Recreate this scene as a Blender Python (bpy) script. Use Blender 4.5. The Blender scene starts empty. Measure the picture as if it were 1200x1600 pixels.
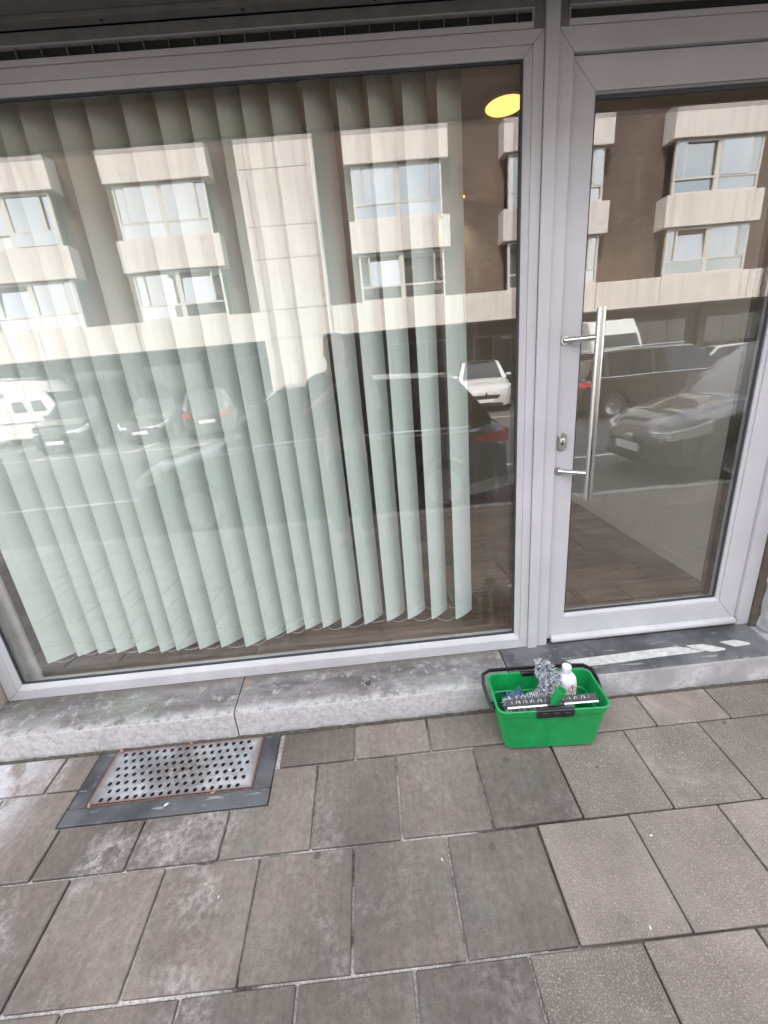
import bpy, bmesh, math, random
from mathutils import Vector, Matrix
rnd = random.Random(7)
R = math.radians
scene = bpy.context.scene
COL = scene.collection

# ------------------------------------------------------------------ camera, sky, sun, exposure
F_PX, PITCH, ROLL, YAW = 659.43, 0.3312, 0.0908, 0.0218
CAM_POS = Vector((0.0, -1.5996, 1.42))
def make_camera():
    cp, sp = math.cos(PITCH), math.sin(PITCH)
    f = Vector((math.sin(YAW)*cp, math.cos(YAW)*cp, -sp))
    r0 = Vector((math.cos(YAW), -math.sin(YAW), 0)); d0 = f.cross(r0)
    r = math.cos(ROLL)*r0 + math.sin(ROLL)*d0
    d = -math.sin(ROLL)*r0 + math.cos(ROLL)*d0
    m = Matrix((r, -d, -f)).transposed().to_4x4(); m.translation = CAM_POS
    c = bpy.data.cameras.new('camera'); o = bpy.data.objects.new('camera', c); COL.objects.link(o)
    o.matrix_world = m
    c.sensor_fit = 'VERTICAL'; c.sensor_height = 36.0; c.lens = 36.0*F_PX/1600.0
    c.clip_start = 0.004; c.clip_end = 2000
    scene.camera = o
make_camera()

SUN_EL, SUN_AZ = R(47), R(-18)          # azimuth measured from +y, negative towards -x (behind the shop)
sun_from = Vector((math.sin(SUN_AZ)*math.cos(SUN_EL), math.cos(SUN_AZ)*math.cos(SUN_EL), math.sin(SUN_EL)))
world = bpy.data.worlds.new('World'); scene.world = world; world.use_nodes = True
def make_world():
    nt = world.node_tree; n = nt.nodes; l = nt.links; n.clear()
    out = n.new('ShaderNodeOutputWorld'); bg = n.new('ShaderNodeBackground')
    sky = n.new('ShaderNodeTexSky'); sky.sky_type = 'NISHITA'; sky.sun_disc = False
    sky.sun_elevation = SUN_EL; sky.sun_rotation = SUN_AZ
    sky.air_density = 1.2; sky.dust_density = 1.5
    tc = n.new('ShaderNodeTexCoord'); no = n.new('ShaderNodeTexNoise')
    no.inputs['Scale'].default_value = 2.6; no.inputs['Detail'].default_value = 7; no.inputs['Roughness'].default_value = .58
    rp = n.new('ShaderNodeValToRGB'); rp.color_ramp.elements[0].position = .36; rp.color_ramp.elements[1].position = .58
    rp.color_ramp.elements[0].color = (.12, .12, .12, 1); rp.color_ramp.elements[1].color = (.95, .95, .95, 1)
    mx = n.new('ShaderNodeMixRGB'); mx.inputs[2].default_value = (9.5, 9.6, 9.9, 1)
    l.new(tc.outputs['Generated'], no.inputs['Vector']); l.new(no.outputs['Fac'], rp.inputs['Fac'])
    l.new(rp.outputs['Color'], mx.inputs[0]); l.new(sky.outputs[0], mx.inputs[1])
    l.new(mx.outputs[0], bg.inputs['Color']); bg.inputs['Strength'].default_value = 0.15
    l.new(bg.outputs[0], out.inputs['Surface'])
make_world()
world.cycles.sampling_method = 'MANUAL'; world.cycles.sample_map_resolution = 512
sl = bpy.data.lights.new('sun', 'SUN'); sl.energy = 2.5; sl.angle = R(4.0); sl.color = (1.0, .955, .91)
so = bpy.data.objects.new('sun', sl); COL.objects.link(so)
so.rotation_euler = (-sun_from).to_track_quat('-Z', 'Y').to_euler(); so.location = (0, 20, 30)
vs = scene.view_settings
vs.view_transform = 'Standard'; vs.look = 'None'; vs.gamma = 1; vs.use_curve_mapping = False
vs.exposure = 2.18
scene.render.engine = 'CYCLES'
scene.cycles.max_bounces = 8; scene.cycles.transparent_max_bounces = 16
scene.cycles.glossy_bounces = 4; scene.cycles.adaptive_threshold = .015; scene.cycles.diffuse_bounces = 2; scene.cycles.caustics_reflective = False; scene.cycles.caustics_refractive = False

# ------------------------------------------------------------------ helpers
def new_mat(name):
    m = bpy.data.materials.new(name); m.use_nodes = True
    nt = m.node_tree; nt.nodes.clear()
    o = nt.nodes.new('ShaderNodeOutputMaterial'); b = nt.nodes.new('ShaderNodeBsdfPrincipled')
    nt.links.new(b.outputs[0], o.inputs['Surface'])
    return m, nt, b, o
def plain(name, col, rough=.5, metal=0, spec=.5, coat=0, noise=0, nscale=20, bump=0, bscale=200, emit=None, es=0, trans=0):
    m, nt, b, o = new_mat(name); n, l = nt.nodes, nt.links
    b.inputs['Base Color'].default_value = (*col, 1); b.inputs['Roughness'].default_value = rough
    b.inputs['Metallic'].default_value = metal; b.inputs['Specular IOR Level'].default_value = spec
    b.inputs['Coat Weight'].default_value = coat
    if emit: b.inputs['Emission Color'].default_value = (*emit, 1); b.inputs['Emission Strength'].default_value = es
    if noise or bump:
        tc = n.new('ShaderNodeTexCoord')
    if noise:
        t = n.new('ShaderNodeTexNoise'); t.inputs['Scale'].default_value = nscale; t.inputs['Detail'].default_value = 6
        l.new(tc.outputs['Object'], t.inputs['Vector'])
        mr = n.new('ShaderNodeMapRange'); mr.inputs[1].default_value = .3; mr.inputs[2].default_value = .7
        mr.inputs[3].default_value = 1-noise; mr.inputs[4].default_value = 1+noise
        l.new(t.outputs['Fac'], mr.inputs[0])
        mm = n.new('ShaderNodeVectorMath'); mm.operation = 'SCALE'; mm.inputs[0].default_value = col
        l.new(mr.outputs[0], mm.inputs['Scale']); l.new(mm.outputs[0], b.inputs['Base Color'])
        mr2 = n.new('ShaderNodeMapRange'); mr2.inputs[3].default_value = max(rough-.12, .02); mr2.inputs[4].default_value = min(rough+.12, 1)
        l.new(t.outputs['Fac'], mr2.inputs[0]); l.new(mr2.outputs[0], b.inputs['Roughness'])
    if bump:
        t2 = n.new('ShaderNodeTexNoise'); t2.inputs['Scale'].default_value = bscale; t2.inputs['Detail'].default_value = 4
        l.new(tc.outputs['Object'], t2.inputs['Vector'])
        bp = n.new('ShaderNodeBump'); bp.inputs['Strength'].default_value = bump; bp.inputs['Distance'].default_value = .004
        l.new(t2.outputs['Fac'], bp.inputs['Height']); l.new(bp.outputs[0], b.inputs['Normal'])
    return m

class NT:
    """small node helper for layered materials"""
    def __init__(s, name, coords='pos'):
        s.m, s.nt, s.b, s.o = new_mat(name); s.n, s.l = s.nt.nodes, s.nt.links
        if coords == 'pos':
            g = s.n.new('ShaderNodeNewGeometry'); s.co = g.outputs['Position']
        else:
            g = s.n.new('ShaderNodeTexCoord'); s.co = g.outputs['Object']
    def noise(s, scale, detail=5, rough=.55, vec=None, dist=0):
        t = s.n.new('ShaderNodeTexNoise'); t.inputs['Scale'].default_value = scale; t.inputs['Detail'].default_value = detail
        t.inputs['Roughness'].default_value = rough; t.inputs['Distortion'].default_value = dist
        s.l.new(vec or s.co, t.inputs['Vector']); return t.outputs['Fac']
    def vor(s, scale, feature='F1', vec=None):
        t = s.n.new('ShaderNodeTexVoronoi'); t.inputs['Scale'].default_value = scale; t.feature = feature
        s.l.new(vec or s.co, t.inputs['Vector']); return t.outputs['Distance']
    def stretch(s, v, vec=None):
        m = s.n.new('ShaderNodeVectorMath'); m.operation = 'MULTIPLY'; m.inputs[1].default_value = v
        s.l.new(vec or s.co, m.inputs[0]); return m.outputs[0]
    def ramp(s, f, a, b, lo=0, hi=1):
        r = s.n.new('ShaderNodeMapRange'); r.interpolation_type = 'SMOOTHSTEP'
        r.inputs[1].default_value = a; r.inputs[2].default_value = b; r.inputs[3].default_value = lo; r.inputs[4].default_value = hi
        s.l.new(f, r.inputs[0]); return r.outputs[0]
    def mix(s, f, a, b):
        m = s.n.new('ShaderNodeMixRGB')
        for i, v in ((0, f), (1, a), (2, b)):
            if isinstance(v, (int, float)): m.inputs[i].default_value = v
            elif isinstance(v, tuple): m.inputs[i].default_value = (*v, 1)
            else: s.l.new(v, m.inputs[i])
        return m.outputs[0]
    def math(s, op, a, b):
        m = s.n.new('ShaderNodeMath'); m.operation = op
        for i, v in ((0, a), (1, b)):
            if isinstance(v, (int, float)): m.inputs[i].default_value = v
            else: s.l.new(v, m.inputs[i])
        return m.outputs[0]
    def sep(s, axis):
        x = s.n.new('ShaderNodeSeparateXYZ'); s.l.new(s.co, x.inputs[0]); return x.outputs[axis]
    def rand(s):
        return s.n.new('ShaderNodeObjectInfo').outputs['Random']
    def scale(s, col, f):
        m = s.n.new('ShaderNodeVectorMath'); m.operation = 'SCALE'; s.l.new(col, m.inputs[0])
        if isinstance(f, (int, float)): m.inputs['Scale'].default_value = f
        else: s.l.new(f, m.inputs['Scale'])
        return m.outputs[0]
    def finish(s, col, rough=.8, h=None, bs=.5, bd=.004, spec=.3):
        if isinstance(col, tuple): s.b.inputs['Base Color'].default_value = (*col, 1)
        else: s.l.new(col, s.b.inputs['Base Color'])
        if isinstance(rough, (int, float)): s.b.inputs['Roughness'].default_value = rough
        else: s.l.new(rough, s.b.inputs['Roughness'])
        s.b.inputs['Specular IOR Level'].default_value = spec
        if h is not None:
            bp = s.n.new('ShaderNodeBump'); bp.inputs['Strength'].default_value = bs; bp.inputs['Distance'].default_value = bd
            s.l.new(h, bp.inputs['Height']); s.l.new(bp.outputs[0], s.b.inputs['Normal'])
        return s.m

def props(o, label=None, cat=None, group=None, kind=None):
    if label: o['label'] = label
    if cat: o['category'] = cat
    if group: o['group'] = group
    if kind: o['kind'] = kind
    return o
def empty(name, loc=(0, 0, 0), rz=0, label=None, cat=None, group=None):
    o = bpy.data.objects.new(name, None); COL.objects.link(o); o.location = loc; o.rotation_euler = (0, 0, rz)
    o.empty_display_size = .1
    return props(o, label, cat, group)
def link(name, me, parent=None, mats=None, world_coords=False, loc=None):
    o = bpy.data.objects.new(name, me); COL.objects.link(o)
    if mats is not None and not me.materials:
        for m in (mats if isinstance(mats, (list, tuple)) else [mats]): me.materials.append(m)
    if parent:
        o.parent = parent
        if world_coords: o.matrix_parent_inverse = Matrix.Translation(-Vector(parent.location))
    if loc is not None: o.location = loc
    return o
def shade(me, angle=35):
    for p in me.polygons: p.use_smooth = True
    try: me.set_sharp_from_angle(angle=R(angle))
    except Exception: pass
class MB:
    def __init__(s): s.bm = bmesh.new()
    def box(s, x0, x1, y0, y1, z0, z1, bev=0, mi=0, seg=1):
        vs_ = [s.bm.verts.new(p) for p in ((x0,y0,z0),(x1,y0,z0),(x1,y1,z0),(x0,y1,z0),(x0,y0,z1),(x1,y0,z1),(x1,y1,z1),(x0,y1,z1))]
        fs = [s.bm.faces.new([vs_[i] for i in f]) for f in ((3,2,1,0),(4,5,6,7),(0,1,5,4),(1,2,6,5),(2,3,7,6),(3,0,4,7))]
        for f in fs: f.material_index = mi
        if bev:
            es = list({e for f in fs for e in f.edges})
            bmesh.ops.bevel(s.bm, geom=es, offset=bev, segments=seg, affect='EDGES', profile=.5)
        return s
    def prism(s, poly, a0, a1, axis='y', bev=0, mi=0):
        """poly: 2D points (x,z) for axis y, (x,y) for axis z, (y,z) for axis x; counter-clockwise"""
        def P(p, a): return {'y': (p[0], a, p[1]), 'z': (p[0], p[1], a), 'x': (a, p[0], p[1])}[axis]
        A = [s.bm.verts.new(P(p, a0)) for p in poly]; B = [s.bm.verts.new(P(p, a1)) for p in poly]
        n = len(poly); fs = [s.bm.faces.new(A), s.bm.faces.new(B[::-1])]
        for i in range(n): fs.append(s.bm.faces.new((A[i], B[i], B[(i+1) % n], A[(i+1) % n])))
        bmesh.ops.recalc_face_normals(s.bm, faces=fs)
        for f in fs: f.material_index = mi
        if bev:
            es = list({e for f in fs for e in f.edges})
            bmesh.ops.bevel(s.bm, geom=es, offset=bev, segments=1, affect='EDGES', profile=.5)
        return s
    def tube(s, pts, r, n=10, mi=0, cap=True, flat=None):
        pts = [Vector(p) for p in pts]; rings = []
        rr = r if isinstance(r, (list, tuple)) else [r]*len(pts)
        up = None
        for i, p in enumerate(pts):
            t = (pts[min(i+1, len(pts)-1)] - pts[max(i-1, 0)]).normalized()
            if up is None:
                up = Vector((0, 0, 1)) if abs(t.z) < .9 else Vector((1, 0, 0))
            a = t.cross(up)
            a = a.normalized() if a.length > 1e-6 else t.orthogonal().normalized()
            b = a.cross(t).normalized(); up = b
            fa, fb = (flat or (1, 1))
            rings.append([s.bm.verts.new(p + (a*math.cos(2*math.pi*k/n)*fa + b*math.sin(2*math.pi*k/n)*fb)*rr[i]) for k in range(n)])
        fs = []
        for i in range(len(rings)-1):
            for k in range(n):
                fs.append(s.bm.faces.new((rings[i][k], rings[i][(k+1) % n], rings[i+1][(k+1) % n], rings[i+1][k])))
        if cap:
            fs.append(s.bm.faces.new(rings[0][::-1])); fs.append(s.bm.faces.new(rings[-1]))
        bmesh.ops.recalc_face_normals(s.bm, faces=fs)
        for f in fs: f.material_index = mi
        return s
    def lathe(s, prof, c=(0, 0, 0), n=24, axis='z', mi=0):
        rings = []
        for (r_, h) in prof:
            ring = []
            for k in range(n):
                a = 2*math.pi*k/n; u, v = r_*math.cos(a), r_*math.sin(a)
                p = {'z': (u, v, h), 'y': (u, h, v), 'x': (h, u, v)}[axis]
                ring.append(s.bm.verts.new((c[0]+p[0], c[1]+p[1], c[2]+p[2])))
            rings.append(ring)
        fs = []
        for i in range(len(rings)-1):
            for k in range(n):
                fs.append(s.bm.faces.new((rings[i][k], rings[i][(k+1) % n], rings[i+1][(k+1) % n], rings[i+1][k])))
        fs.append(s.bm.faces.new(rings[0][::-1])); fs.append(s.bm.faces.new(rings[-1]))
        bmesh.ops.recalc_face_normals(s.bm, faces=fs)
        for f in fs: f.material_index = mi
        return s
    def quad(s, a, b, c, d, mi=0):
        f = s.bm.faces.new([s.bm.verts.new(p) for p in (a, b, c, d)]); f.material_index = mi; return s
    def loft(s, rings, closed=True, cap=True, mi=0):
        V = [[s.bm.verts.new(p) for p in r_] for r_ in rings]; n = len(V[0]); fs = []
        for i in range(len(V)-1):
            for k in range(n if closed else n-1):
                fs.append(s.bm.faces.new((V[i][k], V[i][(k+1) % n], V[i+1][(k+1) % n], V[i+1][k])))
        if cap and closed:
            fs.append(s.bm.faces.new(V[0][::-1])); fs.append(s.bm.faces.new(V[-1]))
        bmesh.ops.recalc_face_normals(s.bm, faces=fs)
        for f in fs: f.material_index = mi
        return s
    def mesh(s, name, smooth=None):
        me = bpy.data.meshes.new(name); s.bm.to_mesh(me); s.bm.free()
        if smooth: shade(me, smooth)
        return me
    def obj(s, name, mats, parent=None, smooth=None, wc=True, loc=None):
        return link(name, s.mesh(name, smooth), parent, mats, wc and parent is not None, loc)

# ------------------------------------------------------------------ materials
M = {}
def glass_pane(name, base, tint, grime=True):
    m, nt, b, o = new_mat(name); n, l = nt.nodes, nt.links; n.remove(b)
    tr = n.new('ShaderNodeBsdfTransparent'); tr.inputs[0].default_value = (*tint, 1)
    gl = n.new('ShaderNodeBsdfGlossy'); gl.inputs['Roughness'].default_value = 0.0; gl.inputs[0].default_value = (1, .985, .96, 1)
    tcw = n.new('ShaderNodeTexCoord'); nw = n.new('ShaderNodeTexNoise'); nw.inputs['Scale'].default_value = 3.2; nw.inputs['Detail'].default_value = 1
    bw_ = n.new('ShaderNodeBump'); bw_.inputs['Strength'].default_value = .16; bw_.inputs['Distance'].default_value = .001
    l.new(tcw.outputs['Object'], nw.inputs['Vector']); l.new(nw.outputs['Fac'], bw_.inputs['Height']); l.new(bw_.outputs[0], gl.inputs['Normal'])
    lw = n.new('ShaderNodeLayerWeight'); lw.inputs[0].default_value = .5
    pw = n.new('ShaderNodeMath'); pw.operation = 'POWER'; pw.inputs[1].default_value = 4
    ma = n.new('ShaderNodeMath'); ma.operation = 'MULTIPLY_ADD'; ma.inputs[1].default_value = .7; ma.inputs[2].default_value = base
    l.new(lw.outputs['Facing'], pw.inputs[0]); l.new(pw.outputs[0], ma.inputs[0])
    mx = n.new('ShaderNodeMixShader'); l.new(ma.outputs[0], mx.inputs[0]); l.new(tr.outputs[0], mx.inputs[1]); l.new(gl.outputs[0], mx.inputs[2])
    last = mx.outputs[0]
    if grime:                                        # thin film of dust with runs
        df = n.new('ShaderNodeBsdfDiffuse'); df.inputs[0].default_value = (.6, .58, .54, 1)
        tc = n.new('ShaderNodeTexCoord'); mp = n.new('ShaderNodeMapping'); mp.inputs['Scale'].default_value = (26, 1, 1.6)
        no = n.new('ShaderNodeTexNoise'); no.inputs['Scale'].default_value = 1.5; no.inputs['Detail'].default_value = 5
        l.new(tc.outputs['Object'], mp.inputs[0]); l.new(mp.outputs[0], no.inputs['Vector'])
        mr = n.new('ShaderNodeMapRange'); mr.inputs[1].default_value = .5; mr.inputs[2].default_value = .85
        mr.inputs[3].default_value = .006; mr.inputs[4].default_value = .05
        l.new(no.outputs['Fac'], mr.inputs[0])
        m2 = n.new('ShaderNodeMixShader'); l.new(mr.outputs[0], m2.inputs[0]); l.new(last, m2.inputs[1]); l.new(df.outputs[0], m2.inputs[2])
        last = m2.outputs[0]
    l.new(last, o.inputs['Surface'])
    return m
M['glass'] = glass_pane('shop_glass', .115, (.975, .985, .975))
M['far_glass'] = plain('far_window_glass', (.10, .12, .14), .02, 0, .9, 1.0)
M['far_glass'].node_tree.nodes['Principled BSDF'].inputs['IOR'].default_value = 3.0
def far_curtains():
    nt = M['far_glass'].node_tree; n, l = nt.nodes, nt.links; b = n['Principled BSDF']
    oi = n.new('ShaderNodeObjectInfo'); rp = n.new('ShaderNodeValToRGB'); rp.color_ramp.interpolation = 'CONSTANT'
    e = rp.color_ramp.elements; e[0].color = (.03, .035, .04, 1); e[1].position = .35; e[1].color = (.08, .08, .085, 1)
    q = e.new(.6); q.color = (.20, .20, .21, 1); q = e.new(.85); q.color = (.07, .065, .06, 1)
    tc = n.new('ShaderNodeTexCoord'); mp = n.new('ShaderNodeMapping'); mp.inputs['Scale'].default_value = (9, 1, .4); no = n.new('ShaderNodeTexNoise'); no.inputs['Scale'].default_value = 1.4
    l.new(tc.outputs['Object'], mp.inputs[0]); l.new(mp.outputs[0], no.inputs['Vector'])
    ms = n.new('ShaderNodeMapRange'); ms.inputs[1].default_value = .3; ms.inputs[2].default_value = .7; ms.inputs[3].default_value = .55; ms.inputs[4].default_value = 1.3
    l.new(no.outputs['Fac'], ms.inputs[0]); vm = n.new('ShaderNodeVectorMath'); vm.operation = 'SCALE'; l.new(oi.outputs['Random'], rp.inputs['Fac']); l.new(rp.outputs['Color'], vm.inputs[0]); l.new(ms.outputs[0], vm.inputs['Scale'])
    l.new(vm.outputs[0], b.inputs['Base Color'])
far_curtains()
M['car_glass'] = plain('car_glass', (.012, .014, .015), .03, 0, .6, .6)

def alu():
    t = NT('grey_powder_coat')
    n1 = t.noise(3, 4); n2 = t.noise(60, 5)
    base = t.mix(t.ramp(n1, .35, .7), (.38, .372, .385), (.43, .422, .435))
    dirt_shade = t.math('MAXIMUM', t.ramp(n2, .58, .8, 0, .35), t.ramp(t.noise(1, 5, .65, vec=t.stretch((38, 10, 1.6))), .58, .8, 0, .4))
    z = t.sep(2)
    low = t.math('MULTIPLY', t.ramp(z, .12, .34, .5, 0), t.ramp(t.noise(14, 5), .4, .7))
    c = t.mix(dirt_shade, base, (.36, .34, .33)); c = t.mix(low, c, (.33, .31, .29))
    return t.finish(c, t.ramp(n2, .3, .7, .34, .5), t.noise(900, 2), .08, .001, .5)
M['alu'] = alu()
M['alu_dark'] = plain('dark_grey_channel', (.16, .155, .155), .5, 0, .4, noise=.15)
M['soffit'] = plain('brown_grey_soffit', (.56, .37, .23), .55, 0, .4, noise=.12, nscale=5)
M['black'] = plain('black_slot', (.008, .008, .008), .8)
M['gasket'] = plain('rubber_gasket', (.03, .033, .036), .6)
M['seam'] = plain('dark_seam', (.07, .065, .06), .8)
def brushed():
    t = NT('brushed_steel', 'obj')
    v = t.stretch((300, 300, 4)); n1 = t.noise(1, 3, vec=v)
    t.b.inputs['Metallic'].default_value = 1
    return t.finish(t.mix(n1, (.42, .40, .38), (.66, .64, .62)), t.ramp(n1, .2, .8, .2, .36), n1, .1, .0005)
M['steel'] = brushed()

def slab_old():
    t = NT('old_stained_paving')
    r = t.rand(); n1 = t.noise(1.6, 4, .5); n2 = t.noise(9, 6, .65); n3 = t.noise(420, 3, .7); n4 = t.noise(55, 5, .65)
    c = t.mix(t.ramp(n1, .3, .7), (.093, .076, .065), (.158, .132, .114))
    c = t.scale(c, t.ramp(r, 0, 1, .78, 1.2))
    c = t.mix(t.ramp(t.noise(5, 3), .5, .75, 0, .35), c, (.13, .145, .125))
    # lime bloom, stronger on the left side of the pavement
    x = t.sep(0); y = t.sep(1)
    left = t.ramp(x, -1.75, .3, 1, .2)
    lime = t.math('MULTIPLY', t.ramp(t.noise(4.2, 8, .7, dist=.25), .50, .70), t.ramp(n4, .3, .65))
    c = t.mix(t.math('MULTIPLY', lime, t.math('MULTIPLY', left, .85)), c, (.37, .345, .33))
    wl = t.math('MULTIPLY', t.ramp(x, -1.62, -1.28, 1, 0), t.ramp(t.noise(7, 8, .7, dist=1.2), .3, .55))
    c = t.mix(t.math('MULTIPLY', wl, t.ramp(y, -.62, -.4, .25, .9)), c, (.43, .42, .43))
    # chewing gum and dark spots
    gum = t.ramp(t.vor(4.7), .05, .068, 1, 0)
    gum = t.math('MULTIPLY', gum, t.ramp(t.noise(1.7, 2), .42, .5))
    c = t.mix(t.math('MULTIPLY', gum, .75), c, (.06, .055, .05))
    sp = t.ramp(t.vor(31), .05, .09, .5, 0)
    c = t.mix(t.math('MULTIPLY', sp, t.ramp(n2, .5, .7)), c, (.07, .06, .055))
    c = t.scale(c, t.ramp(n3, .25, .75, .72, 1.28)); c = t.scale(c, t.ramp(n4, .3, .7, .86, 1.13)); c = t.scale(c, t.ramp(n2, .3, .7, .9, 1.09)); c = t.scale(c, t.ramp(t.noise(1, 4, .6, vec=t.stretch((60, 9, 9))), .35, .7, .93, 1.07))
    h = t.math('ADD', t.math('MULTIPLY', n3, .35), n4)
    return t.finish(c, t.ramp(n2, .3, .7, .62, .85), h, .35, .003, .35)
M['slab_old'] = slab_old()
def slab_gran():
    t = NT('granular_paving')
    r = t.rand(); n1 = t.noise(3, 6, .6); n3 = t.noise(260, 3, .8); n2 = t.noise(14, 6, .65)
    v = t.vor(170)
    c = t.mix(t.ramp(n1, .3, .7), (.126, .105, .090), (.192, .163, .141))
    c = t.scale(c, t.ramp(r, 0, 1, .80, 1.16))
    c = t.mix(t.ramp(n3, .52, .66, 0, .8), c, (.37, .325, .285))
    c = t.mix(t.ramp(v, .1, .32, .75, 0), c, (.11, .095, .085))
    c = t.mix(t.ramp(n2, .54, .72, 0, .6), c, (.115, .108, .098)); c = t.scale(c, t.ramp(t.noise(1.3, 5, .6), .35, .65, .85, 1.12))
    bloom = t.ramp(t.noise(2.4, 7, .7, dist=.5), .56, .72, 0, .4)
    c = t.mix(bloom, c, (.36, .33, .30))
    gum = t.math('MULTIPLY', t.ramp(t.vor(6.3), .04, .06, .85, 0), t.ramp(t.noise(2.1, 2), .44, .5))
    c = t.mix(gum, c, (.06, .055, .05))
    return t.finish(c, .85, t.math('ADD', n3, t.math('MULTIPLY', v, -.6)), .6, .004, .25)
M['slab_gran'] = slab_gran()
def joint_mat():
    t = NT('joint_mortar'); x = t.sep(0)
    c = t.mix(t.ramp(t.noise(7, 5), .32, .56), (.07, .062, .055), (.43, .40, .37))
    c = t.mix(t.ramp(x, .2, .55, 0, .8), c, (.075, .065, .057))
    c = t.scale(c, t.ramp(t.noise(160, 4), .3, .7, .6, 1.25))
    return t.finish(c, .95, t.noise(200, 4), .8, .004, .1)
M['joint'] = joint_mat()
def sill_top():
    t = NT('weathered_sill_top')
    st = t.stretch((1.2, 4, 3)); n1 = t.noise(2.2, 6, .6, vec=st); n2 = t.noise(24, 7, .7); n3 = t.noise(300, 3, .7)
    c = t.mix(t.ramp(n1, .34, .64), (.085, .078, .072), (.19, .181, .177))
    c = t.mix(t.ramp(t.noise(2.3, 5), .5, .7, 0, .5), c, (.21, .22, .19))
    c = t.mix(t.ramp(n2, .50, .70, 0, .65), c, (.37, .36, .36)); c = t.mix(t.ramp(t.noise(9, 6, .7), .52, .66, 0, .5), c, (.115, .11, .1))
    c = t.mix(t.ramp(t.noise(38, 6, .7, vec=t.stretch((1, 2.0, 1))), .58, .70, 0, .85), c, (.062, .057, .054))
    y = t.sep(1); c = t.mix(t.math('MULTIPLY', t.ramp(y, -.05, 0, 0, .8), t.ramp(n2, .3, .6, .5, 1)), c, (.10, .085, .072))
    rust = t.math('MULTIPLY', t.ramp(t.noise(4, 4), .62, .72), t.ramp(n2, .4, .6)); c = t.mix(t.math('MULTIPLY', rust, .45), c, (.30, .20, .13))
    wear = t.math('MULTIPLY', t.ramp(y, -.188, -.14, .7, 0), t.ramp(t.noise(16, 6, .7), .35, .6)); c = t.mix(wear, c, (.42, .41, .41))
    c = t.scale(c, t.ramp(n3, .3, .7, .78, 1.2))
    return t.finish(c, .8, t.math('ADD', n2, t.math('MULTIPLY', n3, .4)), .5, .004, .3)
M['sill_top'] = sill_top()
def sill_front():
    t = NT('lime_bloomed_sill_face')
    n2 = t.noise(48, 7, .75); n3 = t.noise(420, 3, .75); v = t.noise(1, 4, .6, vec=t.stretch((130, 10, 9)))
    c = t.mix(t.ramp(n2, .3, .62), (.29, .273, .268), (.45, .432, .43))
    c = t.mix(t.ramp(v, .5, .72, 0, .45), c, (.33, .315, .31))
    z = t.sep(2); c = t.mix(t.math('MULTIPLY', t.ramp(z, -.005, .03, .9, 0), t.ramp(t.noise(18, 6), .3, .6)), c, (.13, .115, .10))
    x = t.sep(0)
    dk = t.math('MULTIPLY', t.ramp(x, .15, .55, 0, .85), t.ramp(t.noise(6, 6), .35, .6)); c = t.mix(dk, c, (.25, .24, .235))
    c = t.scale(c, t.ramp(n3, .3, .7, .78, 1.15))
    return t.finish(c, .85, t.math('ADD', n3, t.math('MULTIPLY', v, .8)), .7, .004, .25)
M['sill_front'] = sill_front()
def blue_stone(name, a, b, sc=1.0):
    t = NT(name)
    n1 = t.noise(5*sc, 7, .65); n2 = t.noise(40, 6, .7); n3 = t.noise(350, 3, .7)
    c = t.mix(t.ramp(n1, .3, .7), a, b)
    c = t.mix(t.ramp(n2, .6, .75, 0, .5), c, tuple(min(1, v*2.6) for v in b))
    scr = t.ramp(t.noise(1, 3, .5, vec=t.stretch((9, 60, 9))), .66, .7, 0, .35); c = t.mix(scr, c, (.4, .4, .4))
    c = t.scale(c, t.ramp(n3, .3, .7, .85, 1.15))
    return t.finish(c, t.ramp(n2, .3, .7, .5, .75), t.math('ADD', n2, t.math('MULTIPLY', n3, .4)), .4, .003, .4)
M['step_top'] = blue_stone('dark_bluestone_step', (.035, .036, .04), (.125, .122, .125))
M['border_stone'] = blue_stone('bluestone_border', (.022, .023, .026), (.085, .085, .09))
M['tape'] = plain('worn_white_tape', (.40, .40, .38), .7, noise=.22, nscale=45, bump=.3, bscale=120)
def rough_stone(name, a, b):
    t = NT(name)
    n1 = t.noise(9, 8, .7, dist=.5); n2 = t.noise(60, 6, .7)
    c = t.mix(t.ramp(n1, .3, .7), a, b); c = t.mix(t.ramp(n2, .55, .75, 0, .6), c, tuple(v*.45 for v in a))
    return t.finish(c, .9, t.math('ADD', n1, t.math('MULTIPLY', n2, .5)), .9, .012, .2)
M['stone_right'] = rough_stone('rough_grey_stone', (.27, .27, .28), (.46, .46, .48))
M['stone_left'] = rough_stone('rough_pinkish_stone', (.28, .23, .20), (.42, .36, .33))
M['mortar_dark'] = rough_stone('dark_mortar', (.07, .06, .045), (.13, .11, .085))
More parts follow.
